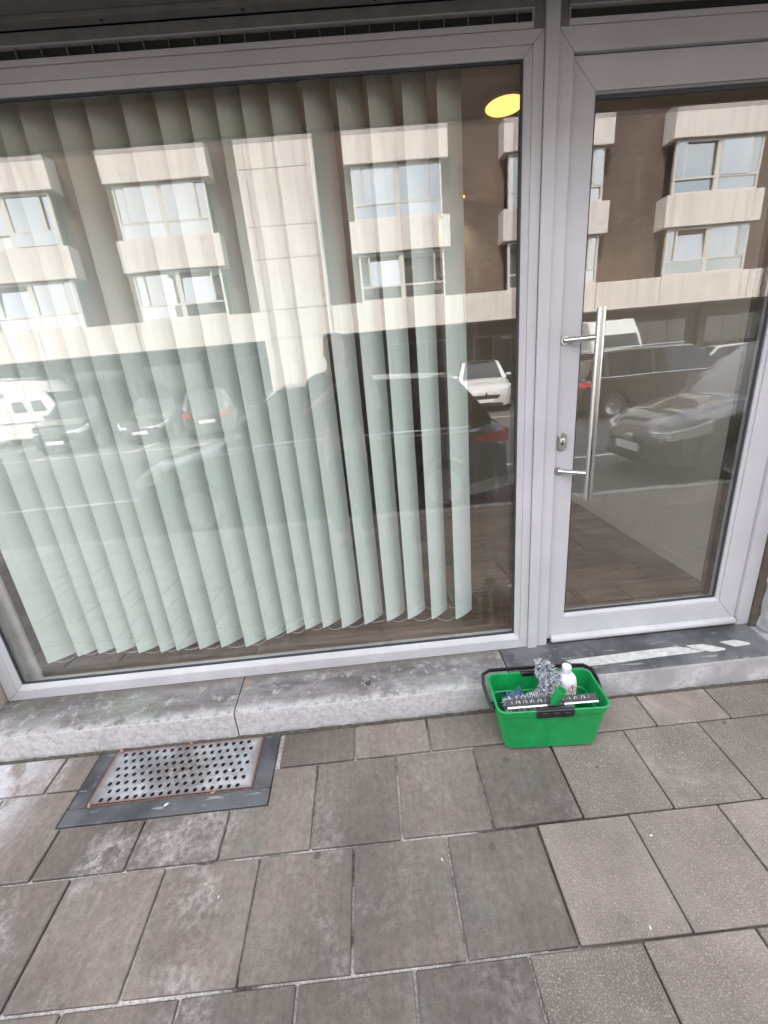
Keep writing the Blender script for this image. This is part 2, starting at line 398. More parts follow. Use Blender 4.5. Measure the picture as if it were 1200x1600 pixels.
def grate_mat():
    t = NT('galvanised_worn_plate')
    n1 = t.noise(6, 7, .65); n2 = t.noise(50, 6, .7)
    x, y = t.sep(0), t.sep(1)
    c = t.mix(t.ramp(n1, .3, .7), (.17, .175, .185), (.42, .425, .44))
    dx = t.math('ABSOLUTE', t.math('SUBTRACT', x, -.86), 0); dy = t.math('ABSOLUTE', t.math('SUBTRACT', y, -.31), 0)
    stain = t.math('MULTIPLY', t.ramp(t.math('ADD', t.math('MULTIPLY', dx, .8), dy), .0, .2, 1, 0), t.ramp(n2, .3, .6))
    edge = t.math('MAXIMUM', t.ramp(dx, .275, .305), t.ramp(dy, .085, .11))
    edge = t.math('MULTIPLY', edge, t.ramp(n1, .3, .6, .35, 1))
    c = t.mix(t.ramp(t.noise(13, 6, .7), .5, .7, 0, .5), c, (.15, .125, .11)); c = t.mix(t.math('MULTIPLY', stain, .85), c, (.11, .08, .065))
    c = t.mix(t.math('MULTIPLY', edge, .8), c, (.17, .095, .07))
    t.b.inputs['Metallic'].default_value = .55
    return t.finish(c, t.ramp(n2, .3, .7, .4, .65), n2, .35, .002, .5)
M['grate'] = grate_mat()
M['rust'] = plain('rusted_frame', (.095, .052, .042), .85, noise=.5, nscale=40, bump=.6)
M['debris'] = plain('orange_leaf_crumbs', (.33, .17, .10), .9, noise=.4, nscale=80)
M['white_bit'] = plain('white_crumb', (.5, .49, .47), .8)

def blind_mat():
    m, nt, b, o = new_mat('pale_green_blind_fabric'); n, l = nt.nodes, nt.links
    tc = n.new('ShaderNodeTexCoord'); no = n.new('ShaderNodeTexNoise'); no.inputs['Scale'].default_value = 3; no.inputs['Detail'].default_value = 5
    l.new(tc.outputs['Object'], no.inputs['Vector'])
    cr = n.new('ShaderNodeMixRGB'); cr.inputs[1].default_value = (.79, .87, .815, 1); cr.inputs[2].default_value = (.85, .905, .87, 1); l.new(no.outputs['Fac'], cr.inputs[0])
    wv = n.new('ShaderNodeTexNoise'); wv.inputs['Scale'].default_value = 600; l.new(tc.outputs['Object'], wv.inputs['Vector'])
    bp = n.new('ShaderNodeBump'); bp.inputs['Strength'].default_value = .15; bp.inputs['Distance'].default_value = .001
    n2 = n.new('ShaderNodeTexNoise'); n2.inputs['Scale'].default_value = 7; l.new(tc.outputs['Object'], n2.inputs['Vector'])
    ad = n.new('ShaderNodeMath'); ad.operation = 'MULTIPLY_ADD'; ad.inputs[1].default_value = 6; l.new(n2.outputs['Fac'], ad.inputs[0]); l.new(wv.outputs['Fac'], ad.inputs[2])
    l.new(ad.outputs[0], bp.inputs['Height'])
    l.new(cr.outputs[0], b.inputs['Base Color']); b.inputs['Roughness'].default_value = .8; b.inputs['Specular IOR Level'].default_value = .2
    l.new(bp.outputs[0], b.inputs['Normal'])
    tl = n.new('ShaderNodeBsdfTranslucent'); l.new(cr.outputs[0], tl.inputs[0])
    mx = n.new('ShaderNodeMixShader'); mx.inputs[0].default_value = .1; l.new(b.outputs[0], mx.inputs[1]); l.new(tl.outputs[0], mx.inputs[2])
    l.new(mx.outputs[0], o.inputs['Surface'])
    return m
M['blind'] = blind_mat()
M['chain'] = plain('white_plastic_chain', (.72, .72, .68), .5)
def plank_mat():
    t = NT('interior_wood_plank')
    g = t.noise(3, 6, .6, vec=t.stretch((1.2, 9, 1)), dist=.8); r = t.rand(); f = t.noise(2, 4, .6, vec=t.stretch((3, 90, 1)))
    c = t.mix(t.ramp(g, .3, .7), (.105, .066, .045), (.20, .135, .095)); c = t.scale(c, t.ramp(r, 0, 1, .75, 1.2)); c = t.scale(c, t.ramp(f, .3, .7, .85, 1.1))
    return t.finish(c, .5, f, .15, .001, .4)
M['plank'] = plank_mat()
M['room_wall'] = plain('taupe_room_wall', (.36, .33, .30), .9, noise=.06, nscale=3)
M['room_ceiling'] = plain('room_ceiling_paint', (.55, .52, .48), .9)
M['side_wall'] = plain('pale_side_wall', (.55, .52, .48), .9, noise=.06, nscale=3)
M['skirting'] = plain('white_skirting', (.6, .58, .54), .6, noise=.05)
M['lamp_glow'] = plain('warm_lamp', (.9, .7, .3), .6, emit=(1.0, .40, .10), es=.8)
M['lamp_rim'] = plain('lamp_rim', (.7, .68, .6), .5)
# street
def asphalt():
    t = NT('asphalt')
    n1 = t.noise(1.1, 5); n3 = t.noise(150, 3, .8)
    c = t.mix(t.ramp(n1, .3, .7), (.085, .081, .077), (.125, .119, .113)); c = t.scale(c, t.ramp(n3, .3, .7, .7, 1.3))
    return t.finish(c, .85, n3, .5, .006, .3)
M['asphalt'] = asphalt()
M['road_paint'] = plain('road_paint', (.62, .61, .57), .7, noise=.15, nscale=8)
M['kerb'] = plain('concrete_kerb', (.36, .35, .33), .85, noise=.2, nscale=10, bump=.4)
M['far_paving'] = plain('far_paving', (.27, .26, .245), .85, noise=.15, nscale=3)
M['terrain'] = plain('terrain_ground', (.14, .14, .13), .95, noise=.2, nscale=.3)
def brick_mat():
    t = NT('brown_brick')
    bk = t.n.new('ShaderNodeTexBrick'); bk.inputs['Scale'].default_value = 1; bk.inputs['Brick Width'].default_value = .22; bk.inputs['Row Height'].default_value = .075
    bk.inputs['Mortar Size'].default_value = .006; bk.inputs['Color1'].default_value = (.085, .060, .046, 1); bk.inputs['Color2'].default_value = (.135, .090, .068, 1); bk.inputs['Mortar'].default_value = (.15, .13, .115, 1)
    cb = t.n.new('ShaderNodeCombineXYZ'); t.l.new(t.sep(0), cb.inputs[0]); t.l.new(t.sep(2), cb.inputs[1]); t.l.new(cb.outputs[0], bk.inputs['Vector'])
    c = t.scale(bk.outputs['Color'], t.ramp(t.noise(.6, 5), .3, .7, .8, 1.2))
    return t.finish(c, .9, bk.outputs['Fac'], -.4, .01, .2)
M['brick'] = brick_mat()
def panel_mat():
    t = NT('cream_concrete_panel')
    v = t.noise(1, 5, .6, vec=t.stretch((5, 5, .35))); n = t.noise(30, 4)
    c = t.mix(t.ramp(v, .35, .75), (.66, .60, .555), (.50, .455, .42)); c = t.scale(c, t.ramp(n, .3, .7, .95, 1.05))
    return t.finish(c, .8, n, .1, .004, .3)
M['panel'] = panel_mat()
M['panel_joint'] = plain('panel_joint', (.12, .11, .10), .9)
M['pvc'] = plain('cream_window_frame', (.55, .52, .47), .5)
M['curtain'] = plain('net_curtain', (.6, .6, .6), .9)
M['recess'] = plain('recess_wall', (.16, .14, .12), .85, noise=.1)
M['roof_tile'] = plain('dark_roof', (.09, .075, .07), .8, noise=.2)
M['plaster'] = plain('own_building_plaster', (.42, .38, .34), .9, noise=.1, nscale=2)

# ------------------------------------------------------------------ large structure: ground
SL, YA = 0.068, -0.1945
def gz(y): return SL*(y-YA) if y < YA else 0.0
KERB_Y = -2.80
ROAD_Z = -0.31
ground = MB().quad((-300, 300, -2.2), (-300, -300, -2.2), (300, -300, -2.2), (300, 300, -2.2)).obj('terrain', M['terrain'])
props(ground, kind='structure')
def road_z(y): return ROAD_Z - .0085*max(0, -(y-KERB_Y))
b = MB()
ys = [KERB_Y-.12, -6, -10, -14, -19.4]
for i in range(len(ys)-1):
    b.quad((-60, ys[i], road_z(ys[i])), (-60, ys[i+1], road_z(ys[i+1])), (60, ys[i+1], road_z(ys[i+1])), (60, ys[i], road_z(ys[i])))
road = b.obj('road', M['asphalt']); props(road, kind='structure')
def paint(x0, y0, x1, y1, w):
    d = Vector((x1-x0, y1-y0, 0)); n_ = Vector((-d.y, d.x, 0)).normalized()*w/2
    pts = [Vector((x0, y0, 0))-n_, Vector((x1, y1, 0))-n_, Vector((x1, y1, 0))+n_, Vector((x0, y0, 0))+n_]
    pts = [(p.x, p.y, road_z(p.y)+.005) for p in pts]
    m_ = MB(); m_.quad(*pts); bmesh.ops.recalc_face_normals(m_.bm, faces=m_.bm.faces)
    m_.obj('road_marking', M['road_paint'], road)
paint(-60, -5.25, 60, -5.25, .10)
paint(-60, -11.6, 60, -11.6, .12)
for xx in (-12.9, -10.2, -7.2, -3.6, -.9, 2.3, 6.3, 9.5): paint(xx, -11.7, xx-.2, -16.6, .1)

pavement = MB()
for xa, xb, dz in ((-40, .34, -.0016), (.34, 40, -.006)):
    pavement.quad((xa, YA+.19, gz(YA)+dz), (xa, KERB_Y, gz(KERB_Y)+dz), (xb, KERB_Y, gz(KERB_Y)+dz), (xb, YA+.19, gz(YA)+dz))
    pavement.quad((xa, YA, gz(YA)+dz), (xa, YA+.19, gz(YA)+dz), (xb, YA+.19, gz(YA)+dz), (xb, YA, gz(YA)+dz)) if False else None
pavement = pavement.obj('pavement', M['joint']); props(pavement, kind='structure')

GX0, GX1, GY0, GY1 = -1.232, -.487, -.487, YA       # grate border rectangle (y from front to wall)
ang = math.atan(SL)
def slab_poly(poly, name, mat, tone=0):
    cx = sum(p[0] for p in poly)/len(poly); cy = sum(p[1] for p in poly)/len(poly)
    m_ = MB(); m_.prism([(p[0]-cx, p[1]-cy) for p in poly], -.035, 0, 'z', bev=.0028)
    me = m_.mesh(name)
    return place_slab(me, cx, cy, mat)
def place_slab(me, cx, cy, mat):
    o = bpy.data.objects.new('paving_slab', me); COL.objects.link(o)
    if not me.materials: me.materials.append(mat)
    o.parent = pavement
    o.location = (cx, cy, gz(cy) + rnd.uniform(-.0012, .0022))
    o.rotation_euler = (ang + rnd.uniform(-.004, .004), rnd.uniform(-.005, .005), rnd.uniform(-.004, .004))
    return o
std = {}
for k in ('slab_old', 'slab_gran'):
    std[k] = []
    for v_ in range(4):
        j = lambda: rnd.uniform(-.0016, .0016)
        h = .1472 if k == 'slab_gran' else .1458
        m_ = MB(); m_.prism([(-h+j(), -h+j()), (h+j(), -h+j()), (h+j(), h+j()), (-h+j(), h+j())], -.035, 0, 'z', bev=.0026)
        me = m_.mesh('paving_slab'); me.materials.append(M[k]); std[k].append(me)
rows = [(YA-.004, -.351, .128)] + [(-.351-.3*i, -.651-.3*i, -.015 if i % 2 == 0 else .1254) for i in range(8)]
G = .0028
for ri, (yt, yb, off) in enumerate(rows):
    k0 = math.floor((-3.75-off)/.3)
    for k in range(k0, k0+30):
        x0, x1 = off+.3*k, off+.3*(k+1)
        xc, yc = (x0+x1)/2, (yt+yb)/2
        lim = {0: .42, 1: .52, 2: .41, 3: .50, 4: .4}.get(ri, .35)
        gran = xc > lim
        if ri == 3 and .28 < xc < .5: gran = True
        mat = M['slab_gran' if gran else 'slab_old']
        over = x1 > GX0+.01 and x0 < GX1-.01 and yt > GY0 and ri < 2
        G = .0028 if gran else .0042
        a, b_, c, d = x0+G, x1-G, yb+G, yt-G
        if over:
            if ri == 0:
                if x0 < GX0-.03: slab_poly([(a, c), (GX0-.005, c), (GX0-.005, d), (a, d)], 'paving_slab', mat)
                elif x1 > GX1+.03: slab_poly([(GX1+.005, c), (b_, c), (b_, d), (GX1+.005, d)], 'paving_slab', mat)
            else:
                t_ = GY0-.005
                if x0 < GX0: slab_poly([(a, c), (b_, c), (b_, t_), (GX0-.005, t_), (GX0-.005, d), (a, d)], 'paving_slab', mat)
                elif x1 > GX1: slab_poly([(a, c), (b_, c), (b_, d), (GX1+.005, d), (GX1+.005, t_), (a, t_)], 'paving_slab', mat)
                else: slab_poly([(a, c), (b_, c), (b_, t_), (a, t_)], 'paving_slab', mat)
        elif ri == 0:
            slab_poly([(a, c), (b_, c), (b_, d), (a, d)], 'paving_slab', mat)
        else:
            place_slab(rnd.choice(std['slab_gran' if gran else 'slab_old']), xc, yc, mat)
# kerb
kerb = MB().box(-40, 40, KERB_Y-.119, KERB_Y-.001, ROAD_Z-.25, gz(KERB_Y)-.03).obj('kerb', M['kerb']); props(kerb, kind='structure')
kme = MB().box(-.496, .496, -.06, .06, -.1, .0, bev=.012).mesh('kerb_stone'); kme.materials.append(M['kerb'])
for i in range(-12, 13):
    o = link('kerb_stone', kme, kerb); o.location = (i*1.0, KERB_Y-.06, gz(KERB_Y)+rnd.uniform(-.002, .004)+.002); o.rotation_euler = (0, rnd.uniform(-.003, .003), 0)
far_pave = MB().box(-60, 60, -40, -19.4, -1.2, road_z(-19.4)+.10).obj('far_pavement', M['far_paving']); props(far_pave, kind='structure')

# ------------------------------------------------------------------ sill, step, grate
sill = empty('window_sill', (-.6, -.1, 0), label='weathered pale stone sill under the big shop window', cat='sill')
def sill_stone(x0, x1, parent, topmat, name='sill_stone', ysh=0):
    n = 14; zt, zf = .150, .130
    m_ = MB(); bm = m_.bm
    rings = []
    for i in range(n+1):
        x = x0+(x1-x0)*i/n
        e = rnd.uniform(-.002, .002); q = rnd.uniform(-.002, .002)
        rings.append([(x, .12, -.06), (x, .12, zt), (x, .0, zt), (x, YA+.012, zf+q+.001), (x, YA+.003+e, zf-.004+q), (x, YA+e, zf-.012+q), (x, YA+.001, -.06)])
    m_.loft(rings)
    bm.faces.ensure_lookup_table()
    for f in bm.faces:
        f.material_index = 1 if f.normal.y < -.6 else 0
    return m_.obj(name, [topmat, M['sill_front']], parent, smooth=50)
sill_stone(-1.78, -.6625, sill, M['sill_top']); sill_stone(-.6575, .5005, sill, M['sill_top'])
MB().box(-.664, -.656, YA+.012, .1, -.05, .128).obj('mortar_joint', M['seam'], sill)
# small drain plug in the sill
MB().lathe([(.012, .136), (.012, .1415), (.007, .1415), (.007, .1385)], (-.103, -.112, 0), 16).obj('drain_plug', M['gasket'], sill)
step = empty('door_step', (1.1, -.1, 0), label='dark bluestone door step with worn white tape, in front of the glass door', cat='step')
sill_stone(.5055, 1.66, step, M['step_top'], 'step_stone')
MB().box(.499, .507, YA+.012, .1, -.05, .128).obj('mortar_joint', M['seam'], step)
def tape(poly):
    m_ = MB()
    def zz(y): return .150 + (y)*(.02/.1825) + .0016
    vs_ = [m_.bm.verts.new((x, y, zz(y))) for x, y in poly]; f = m_.bm.faces.new(vs_)
    r_ = bmesh.ops.extrude_face_region(m_.bm, geom=[f]);
    bmesh.ops.translate(m_.bm, verts=[v for v in r_['geom'] if isinstance(v, bmesh.types.BMVert)], vec=(0, 0, -.003))
    bmesh.ops.recalc_face_normals(m_.bm, faces=m_.bm.faces)
    m_.obj('tape_strip', M['tape'], step)
tape([(.765, -.103), (.80, -.145), (.835, -.148), (1.0, -.145), (1.05, -.143), (1.09, -.14), (1.35, -.134), (1.31, -.106), (1.27, -.092), (1.1, -.094), (.95, -.099)])
tape([(1.325, -.107), (1.355, -.133), (1.37, -.128), (1.385, -.139), (1.40, -.142), (1.452, -.138), (1.458, -.13), (1.385, -.094), (1.31, -.091)])
tape([(1.462, -.091), (1.505, -.127), (1.575, -.122), (1.58, -.112), (1.53, -.088)])

grate = empty('pavement_vent_grate', (-.86, -.34, gz(-.34)), label='rusty perforated metal vent plate framed in bluestone in the pavement', cat='grate')
def sl_box(x0, x1, y0, y1, zt, th, name, mat, bev=.002):
    xc, yc = (x0+x1)/2, (y0+y1)/2
    m_ = MB(); m_.box(x0-xc, x1-xc, y0-yc, y1-yc, -th, 0, bev=bev)
    o = m_.obj(name, mat, None); o.location = (xc, yc, gz(yc)+zt); o.rotation_euler = (ang, 0, 0)
    o.parent = grate; o.matrix_parent_inverse = Matrix.Translation(-Vector(grate.location)); return o
PX0, PX1, PY0, PY1 = -1.163, -.560, -.418, -.204
sl_box(GX0, GX1, GY0, PY0-.008, .001, .05, 'border_stone', M['border_stone'])
sl_box(GX0, PX0-.008, PY0-.006, YA-.004, .0005, .05, 'border_stone', M['border_stone'])
sl_box(PX1+.008, GX1, PY0-.006, YA-.004, .0008, .05, 'border_stone', M['border_stone'])
sl_box(PX0-.007, PX1+.007, PY0-.007, PY0-.001, .001, .03, 'angle_frame', M['rust'], .001)
sl_box(PX0-.007, PX0-.001, PY0, PY1, .001, .03, 'angle_frame', M['rust'], .001)
sl_box(PX1+.001, PX1+.007, PY0, PY1, .001, .03, 'angle_frame', M['rust'], .001)
sl_box(PX0-.007, PX1+.007, PY1, PY1+.004, .001, .03, 'angle_frame', M['rust'], .001)
sl_box(PX0-.02, PX1+.02, PY0-.02, PY1+.02, -.0108, .002, 'pit', M['black'], 0)
def grate_plate():
    nx, ny = 19, 7; m_ = MB(); bm = m_.bm
    W, H = PX1-PX0, PY1-PY0; cw, ch = W/nx, H/ny; r_ = .0086
    cache = {}
    def V(x, y, z):
        k = (round(x, 5), round(y, 5), round(z, 5))
        if k not in cache: cache[k] = bm.verts.new((x, y, z))
        return cache[k]
    zt, zb = 0, -.006
    for i in range(nx):
        for j in range(ny):
            cx, cy = -W/2+cw*(i+.5), -H/2+ch*(j+.5)
            sq = [(-1, -1), (0, -1), (1, -1), (1, 0), (1, 1), (0, 1), (-1, 1), (-1, 0)]
            O_ = [V(cx+a*cw/2, cy+c*ch/2, zt) for a, c in sq]
            if i == 0 or i == nx-1:
                bm.faces.new(O_); continue
            hx = cx + (cw*.25 if j % 2 else -cw*.25)
            I_ = [(hx+r_*math.cos(-3*math.pi/4+k*math.pi/4), cy+r_*math.sin(-3*math.pi/4+k*math.pi/4)) for k in range(8)]
            It = [V(x, y, zt-.0012) for x, y in I_]; Ib = [V(x, y, zb) for x, y in I_]
            for k in range(8):
                bm.faces.new((O_[k], O_[(k+1) % 8], It[(k+1) % 8], It[k])); bm.faces.new((It[k], It[(k+1) % 8], Ib[(k+1) % 8], Ib[k]))
    o = m_.obj('perforated_plate', M['grate'], None)
    o.location = ((PX0+PX1)/2, (PY0+PY1)/2, gz((PY0+PY1)/2)+.002); o.rotation_euler = (ang, 0, 0)
    o.parent = grate; o.matrix_parent_inverse = Matrix.Translation(-Vector(grate.location))
grate_plate()

def contact_shade_strip():  # dark ribbon added for the black joint and the missing contact shade
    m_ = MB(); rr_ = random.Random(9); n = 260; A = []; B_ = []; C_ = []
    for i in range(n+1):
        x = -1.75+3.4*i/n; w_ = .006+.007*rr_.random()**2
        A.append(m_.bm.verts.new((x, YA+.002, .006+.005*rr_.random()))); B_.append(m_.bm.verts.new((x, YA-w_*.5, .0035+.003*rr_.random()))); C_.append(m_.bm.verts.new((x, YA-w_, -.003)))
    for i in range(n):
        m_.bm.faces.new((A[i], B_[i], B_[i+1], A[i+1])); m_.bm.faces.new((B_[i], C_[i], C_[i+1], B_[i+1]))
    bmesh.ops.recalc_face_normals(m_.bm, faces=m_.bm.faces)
    o = m_.obj('dirt_shade', plain('foot_joint_shade', (.055, .046, .038), .95, noise=.4, nscale=60, bump=.8)); props(o, 'dark strip along the foot of the stone sill, painted in for the joint and its contact shade', 'dirt_shade', kind='stuff')
contact_shade_strip()
# rough stones either side of the shopfront
def rough_block(name, x0, x1, y0, y1, z0, z1, mat, parent, seed, amp=.008):
    rr = random.Random(seed); m_ = MB(); m_.box(x0, x1, y0, y1, z0, z1)
    bmesh.ops.subdivide_edges(m_.bm, edges=m_.bm.edges[:], cuts=7, use_grid_fill=True)
    for v in m_.bm.verts:
        v.co += Vector((rr.uniform(-1, 1), rr.uniform(-1, 1), rr.uniform(-.6, .6)))*amp
    return m_.obj(name, mat, parent, smooth=60)
shop = empty('shop_building', (0, 0, 0), label='shop building with overhanging upper storey above the glazed shopfront', cat='building')
zb = .15
for i, (z0, z1) in enumerate(((.145, .62), (.63, 1.1), (1.11, 1.6), (1.61, 2.39))):
    rough_block('wall_stone', 1.705, 2.5, -.09, .3, z0, z1, M['stone_right'], shop, 20+i)
    rough_block('wall_stone', -2.6, -1.722, -.075, .3, z0, z1, M['stone_left'], shop, 40+i)
MB().box(1.672, 1.712, -.012, .3, .142, 2.39).obj('mortar_joint', M['mortar_dark'], shop)
rough_block('plinth_stone', 1.6645, 2.5, YA-.002, .1, -.06, .138, M['stone_right'], shop, 31, .004)
rough_block('plinth_stone', -2.6, -1.785, YA-.002, .1, -.06, .142, M['stone_left'], shop, 32, .004)
MB().box(2.5, 14, -.05, .3, -.1, 2.395).obj('ground_floor_wall', M['plaster'], shop)
MB().box(-14, -2.6, -.05, .3, -.1, 2.395).obj('ground_floor_wall', M['plaster'], shop)
# overhang
OV = -.60
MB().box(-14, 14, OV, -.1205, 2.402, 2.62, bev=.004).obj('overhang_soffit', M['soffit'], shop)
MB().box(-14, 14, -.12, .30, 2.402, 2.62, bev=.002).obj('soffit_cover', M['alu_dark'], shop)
MB().box(-14, 14, OV-.015, OV-.001, 2.395, 2.85).obj('fascia_board', M['alu_dark'], shop)
# cover strip with screws along the soffit
MB().box(-1.72, .633, -.036, -.004, 2.389, 2.4015, bev=.001).obj('cover_strip', M['alu_dark'], shop)
for xx in (-1.34, -.98, -.62, -.23, .14, .50):
    MB().lathe([(.0035, 2.3865), (.0035, 2.392)], (xx, -.020, 0), 8).obj('screw', M['black'], shop)
# upper floors, roof, closed back
MB().box(-14, 14, OV+.02, OV+.30, 2.63, 9.2).obj('upper_wall', M['plaster'], shop)
MB().box(-14, 14, 8.7, 9.0, -.1, 9.2).obj('rear_wall', M['plaster'], shop)
MB().box(-14, -13.7, -.29, 8.69, -.1, 9.2).obj('side_wall', M['plaster'], shop)
MB().box(13.7, 14, -.29, 8.69, -.1, 9.2).obj('side_wall', M['plaster'], shop)
MB().prism([(OV-.4, 9.21), (9.3, 9.21), (4.3, 12.2)], -14.2, 14.2, 'x').obj('roof', M['roof_tile'], shop)
for cx in (-9, -3.5, 5, 10.5):
    MB().box(cx-.35, cx+.35, 4.2, 4.9, 11.4, 13.1).obj('chimney', M['brick'], shop)
for fl in range(2):
    for cx in (-11, -8, -5, -2, 1, 4, 7, 10):
        z0 = 3.7+fl*2.9
        w = MB(); w.box(cx-.6, cx+.6, OV-.01, OV+.019, z0, z0+1.5); wo = w.obj('upper_window', M['pvc'], shop)
        w = MB(); w.box(cx-.53, cx+.53, OV-.022, OV-.011, z0+.07, z0+1.43); w.obj('upper_pane', M['far_glass'], shop)

# ------------------------------------------------------------------ shop window
def mitred(root, x0, x1, z0, z1, wl, wr, wb, wt, y0, y1, mat, names=('frame_stile', 'frame_rail'), bev=.0012, gap=.0004, slope=0):
    xi0, xi1, zi0, zi1 = x0+wl, x1-wr, z0+wb, z1-wt; g = gap
    def piece(poly, name):
        m_ = MB(); bm = m_.bm; n = 4
        A = [bm.verts.new((p[0], y0 + (slope if i in (2, 3) else 0), p[1])) for i, p in enumerate(poly)]
        B = [bm.verts.new((p[0], y1, p[1])) for p in poly]
        fs = [bm.faces.new(A), bm.faces.new(B[::-1])]+[bm.faces.new((A[i], B[i], B[(i+1) % n], A[(i+1) % n])) for i in range(n)]
        bmesh.ops.recalc_face_normals(bm, faces=fs)
        if bev: bmesh.ops.bevel(bm, geom=list(bm.edges), offset=bev, segments=2, affect='EDGES', profile=.5)
        m_.obj(name, mat, root)
    piece([(x0+g, z0), (x1-g, z0), (xi1-g, zi0), (xi0+g, zi0)], names[1])
    piece([(x1-g, z1), (x0+g, z1), (xi0+g, zi1), (xi1-g, zi1)], names[1])
    piece([(x0, z1-g), (x0, z0+g), (xi0, zi0+g), (xi0, zi1-g)], names[0])
    piece([(x1, z0+g), (x1, z1-g), (xi1, zi1-g), (xi1, zi0+g)], names[0])
win = empty('shop_window', (-.54, 0, .15), label='large fixed shop window with grey metal frame and reflective glass', cat='window')
WX0, WX1, WZ0, WZ1 = -1.715, .633, .1515, 2.3125
mitred(win, WX0, WX1, WZ0, WZ1, .052, .034, .046, .034, 0, .085, M['alu'])
mitred(win, WX0+.0526, WX1-.0346, WZ0+.0466, WZ1-.0346, .020, .022, .022, .024, .002, .020, M['alu'], ('glazing_bead', 'glazing_bead'), .001, .0003, .012)
ix0, ix1, iz0, iz1 = WX0+.073, WX1-.057, WZ0+.069, WZ1-.059
mitred(win, ix0-.004, ix1+.004, iz0-.004, iz1+.004, .010, .010, .010, .010, .0165, .0255, M['gasket'], ('gasket', 'gasket'), 0)
MB().box(ix0-.003, ix1+.003, .026, .048, iz0-.003, iz1+.003).obj('pane', M['glass'], win)
# inner frame lip behind the glass
MB().box(WX0+.03, WX0+.098, .0862, .10, WZ0+.02, WZ1-.02, bev=.001).obj('inner_frame', M['skirting'], win)
# mullion
mul = MB().box(.6345, .6755, -.008, .09, .146, 2.401, bev=.002, seg=2).obj('mullion_post', M['alu'])
props(mul, 'grey metal post between the shop window and the glass door', 'post')
# vents
def vent(name, x0, x1, label, ticks):
    v = empty(name, ((x0+x1)/2, 0, 2.32), label=label, cat='vent')
    MB().box(x0, x1, 0, .06, 2.3140, 2.3300, bev=.0012).obj('lower_lip', M['alu'], v)
    MB().box(x0, x1, .000, .06, 2.3585, 2.388, bev=.0012).obj('upper_lip', M['alu_dark'], v)
    MB().box(x0, x1, -.004, .06, 2.3560, 2.3583).obj('edge_trim', M['alu'], v)
    MB().box(x0, x0+.002, -.002, .012, 2.3302, 2.3558).obj('end_trim', M['alu'], v)
    MB().box(x1-.002, x1, -.002, .012, 2.3302, 2.3558).obj('end_trim', M['alu'], v)
    MB().box(x0+.0021, x1-.0021, .013, .05, 2.3302, 2.3558).obj('slot_back', M['black'], v)
    if ticks:
        tm = MB().box(-.0008, .0008, .002, .0128, 2.3303, 2.3557).mesh('louvre'); tm.materials.append(M['alu_dark'])
        n = int((x1-x0)/.072)
        for i in range(n):
            o = link('louvre', tm, v, None, True); o.location = (x0+.035+i*.072, 0, 0)
    return v
vent('window_vent', -1.715, .600, 'long slotted ventilation strip above the shop window', True)
vent('door_vent', .705, 1.668, 'slotted ventilation strip above the glass door', False)
fb = MB().box(.6005, .634, .006, .06, 2.3138, 2.399, bev=.001).obj('filler_block', M['alu_dark']); props(fb, 'grey filler piece between window vent and post', 'trim')
fb = MB().box(.676, .7045, .006, .06, 2.3138, 2.399, bev=.001).obj('filler_block', M['alu_dark']); props(fb, 'grey filler piece between post and door vent', 'trim')

# ------------------------------------------------------------------ door
dframe = empty('door_frame', (1.17, 0, .15), label='grey metal frame around the glass door', cat='door frame')
def fr(x0, x1, z0, z1, y0=0.0, y1=.085, name='jamb'):
    return MB().box(x0, x1, y0, y1, z0, z1, bev=.0015, seg=2).obj(name, M['alu'], dframe)
DX0, DX1, DZ1 = .676, 1.670, 2.313
def mit3():
    g = .0004
    for poly, nm in (([(DX0, .1505), (.7235, .1505), (.7235, 2.2525), (DX0, DZ1-g)], 'jamb'),
                     ([(1.6125, .1505), (DX1, .1505), (DX1, DZ1-g), (1.6125, 2.2525)], 'jamb'),
                     ([(.7235+g, 2.2525+g), (1.6125-g, 2.2525+g), (DX1-g, DZ1), (DX0+g, DZ1)], 'head')):
        m_ = MB(); m_.prism(poly, 0, .085, 'y', bev=.0015); m_.obj(nm, M['alu'], dframe)
mit3()
MB().box(.724, 1.612, .03, .085, .1505, .157).obj('threshold', M['alu'], dframe)
door = empty('glass_door', (1.17, .02, .16), label='grey framed glass door with long steel pull bar beside the shop window', cat='door')
LX0, LX1, LZ0, LZ1 = .7255, 1.6105, .172, 2.2505
DY = .014
mitred(door, LX0, LX1, LZ0, LZ1, .0775, .0865, .108, .0875, DY, .075, M['alu'], ('stile', 'rail'), .0012)
gx0, gx1, gz0, gz1 = LX0+.0775, LX1-.0865, LZ0+.108, LZ1-.0875
mitred(door, gx0+.0004, gx1-.0004, gz0+.0004, gz1-.0004, .004, .012, .012, .004, DY+.004, .036, M['alu'], ('glazing_bead', 'glazing_bead'), .0008, .0003, .006)
mitred(door, gx0+.0045, gx1-.0125, gz0+.0125, gz1-.0045, .007, .008, .008, .010, .030, .0365, M['gasket'], ('gasket', 'gasket'), 0)
MB().box(gx0+.005, gx1-.013, .037, .059, gz0+.013, gz1-.005).obj('pane', M['glass'], door)
wb_ = MB(); wb_.prism([(DY-.001, .161), (DY-.022, .163), (DY-.025, .172), (DY-.022, .183), (DY-.010, .1895), (DY-.001, .191)], .745, 1.603, 'x', bev=.001); wb_.obj('weather_bar', M['alu'], door, smooth=40)
MB().box(.7275, 1.608, .02, .07, .159, .171).obj('brush_seal', M['black'], door)
hd = MB(); hd.tube([(.832, -.062, .861), (.832, -.062, 1.546)], .0148, 24); ho = hd.obj('pull_bar', M['steel'], door, smooth=40)
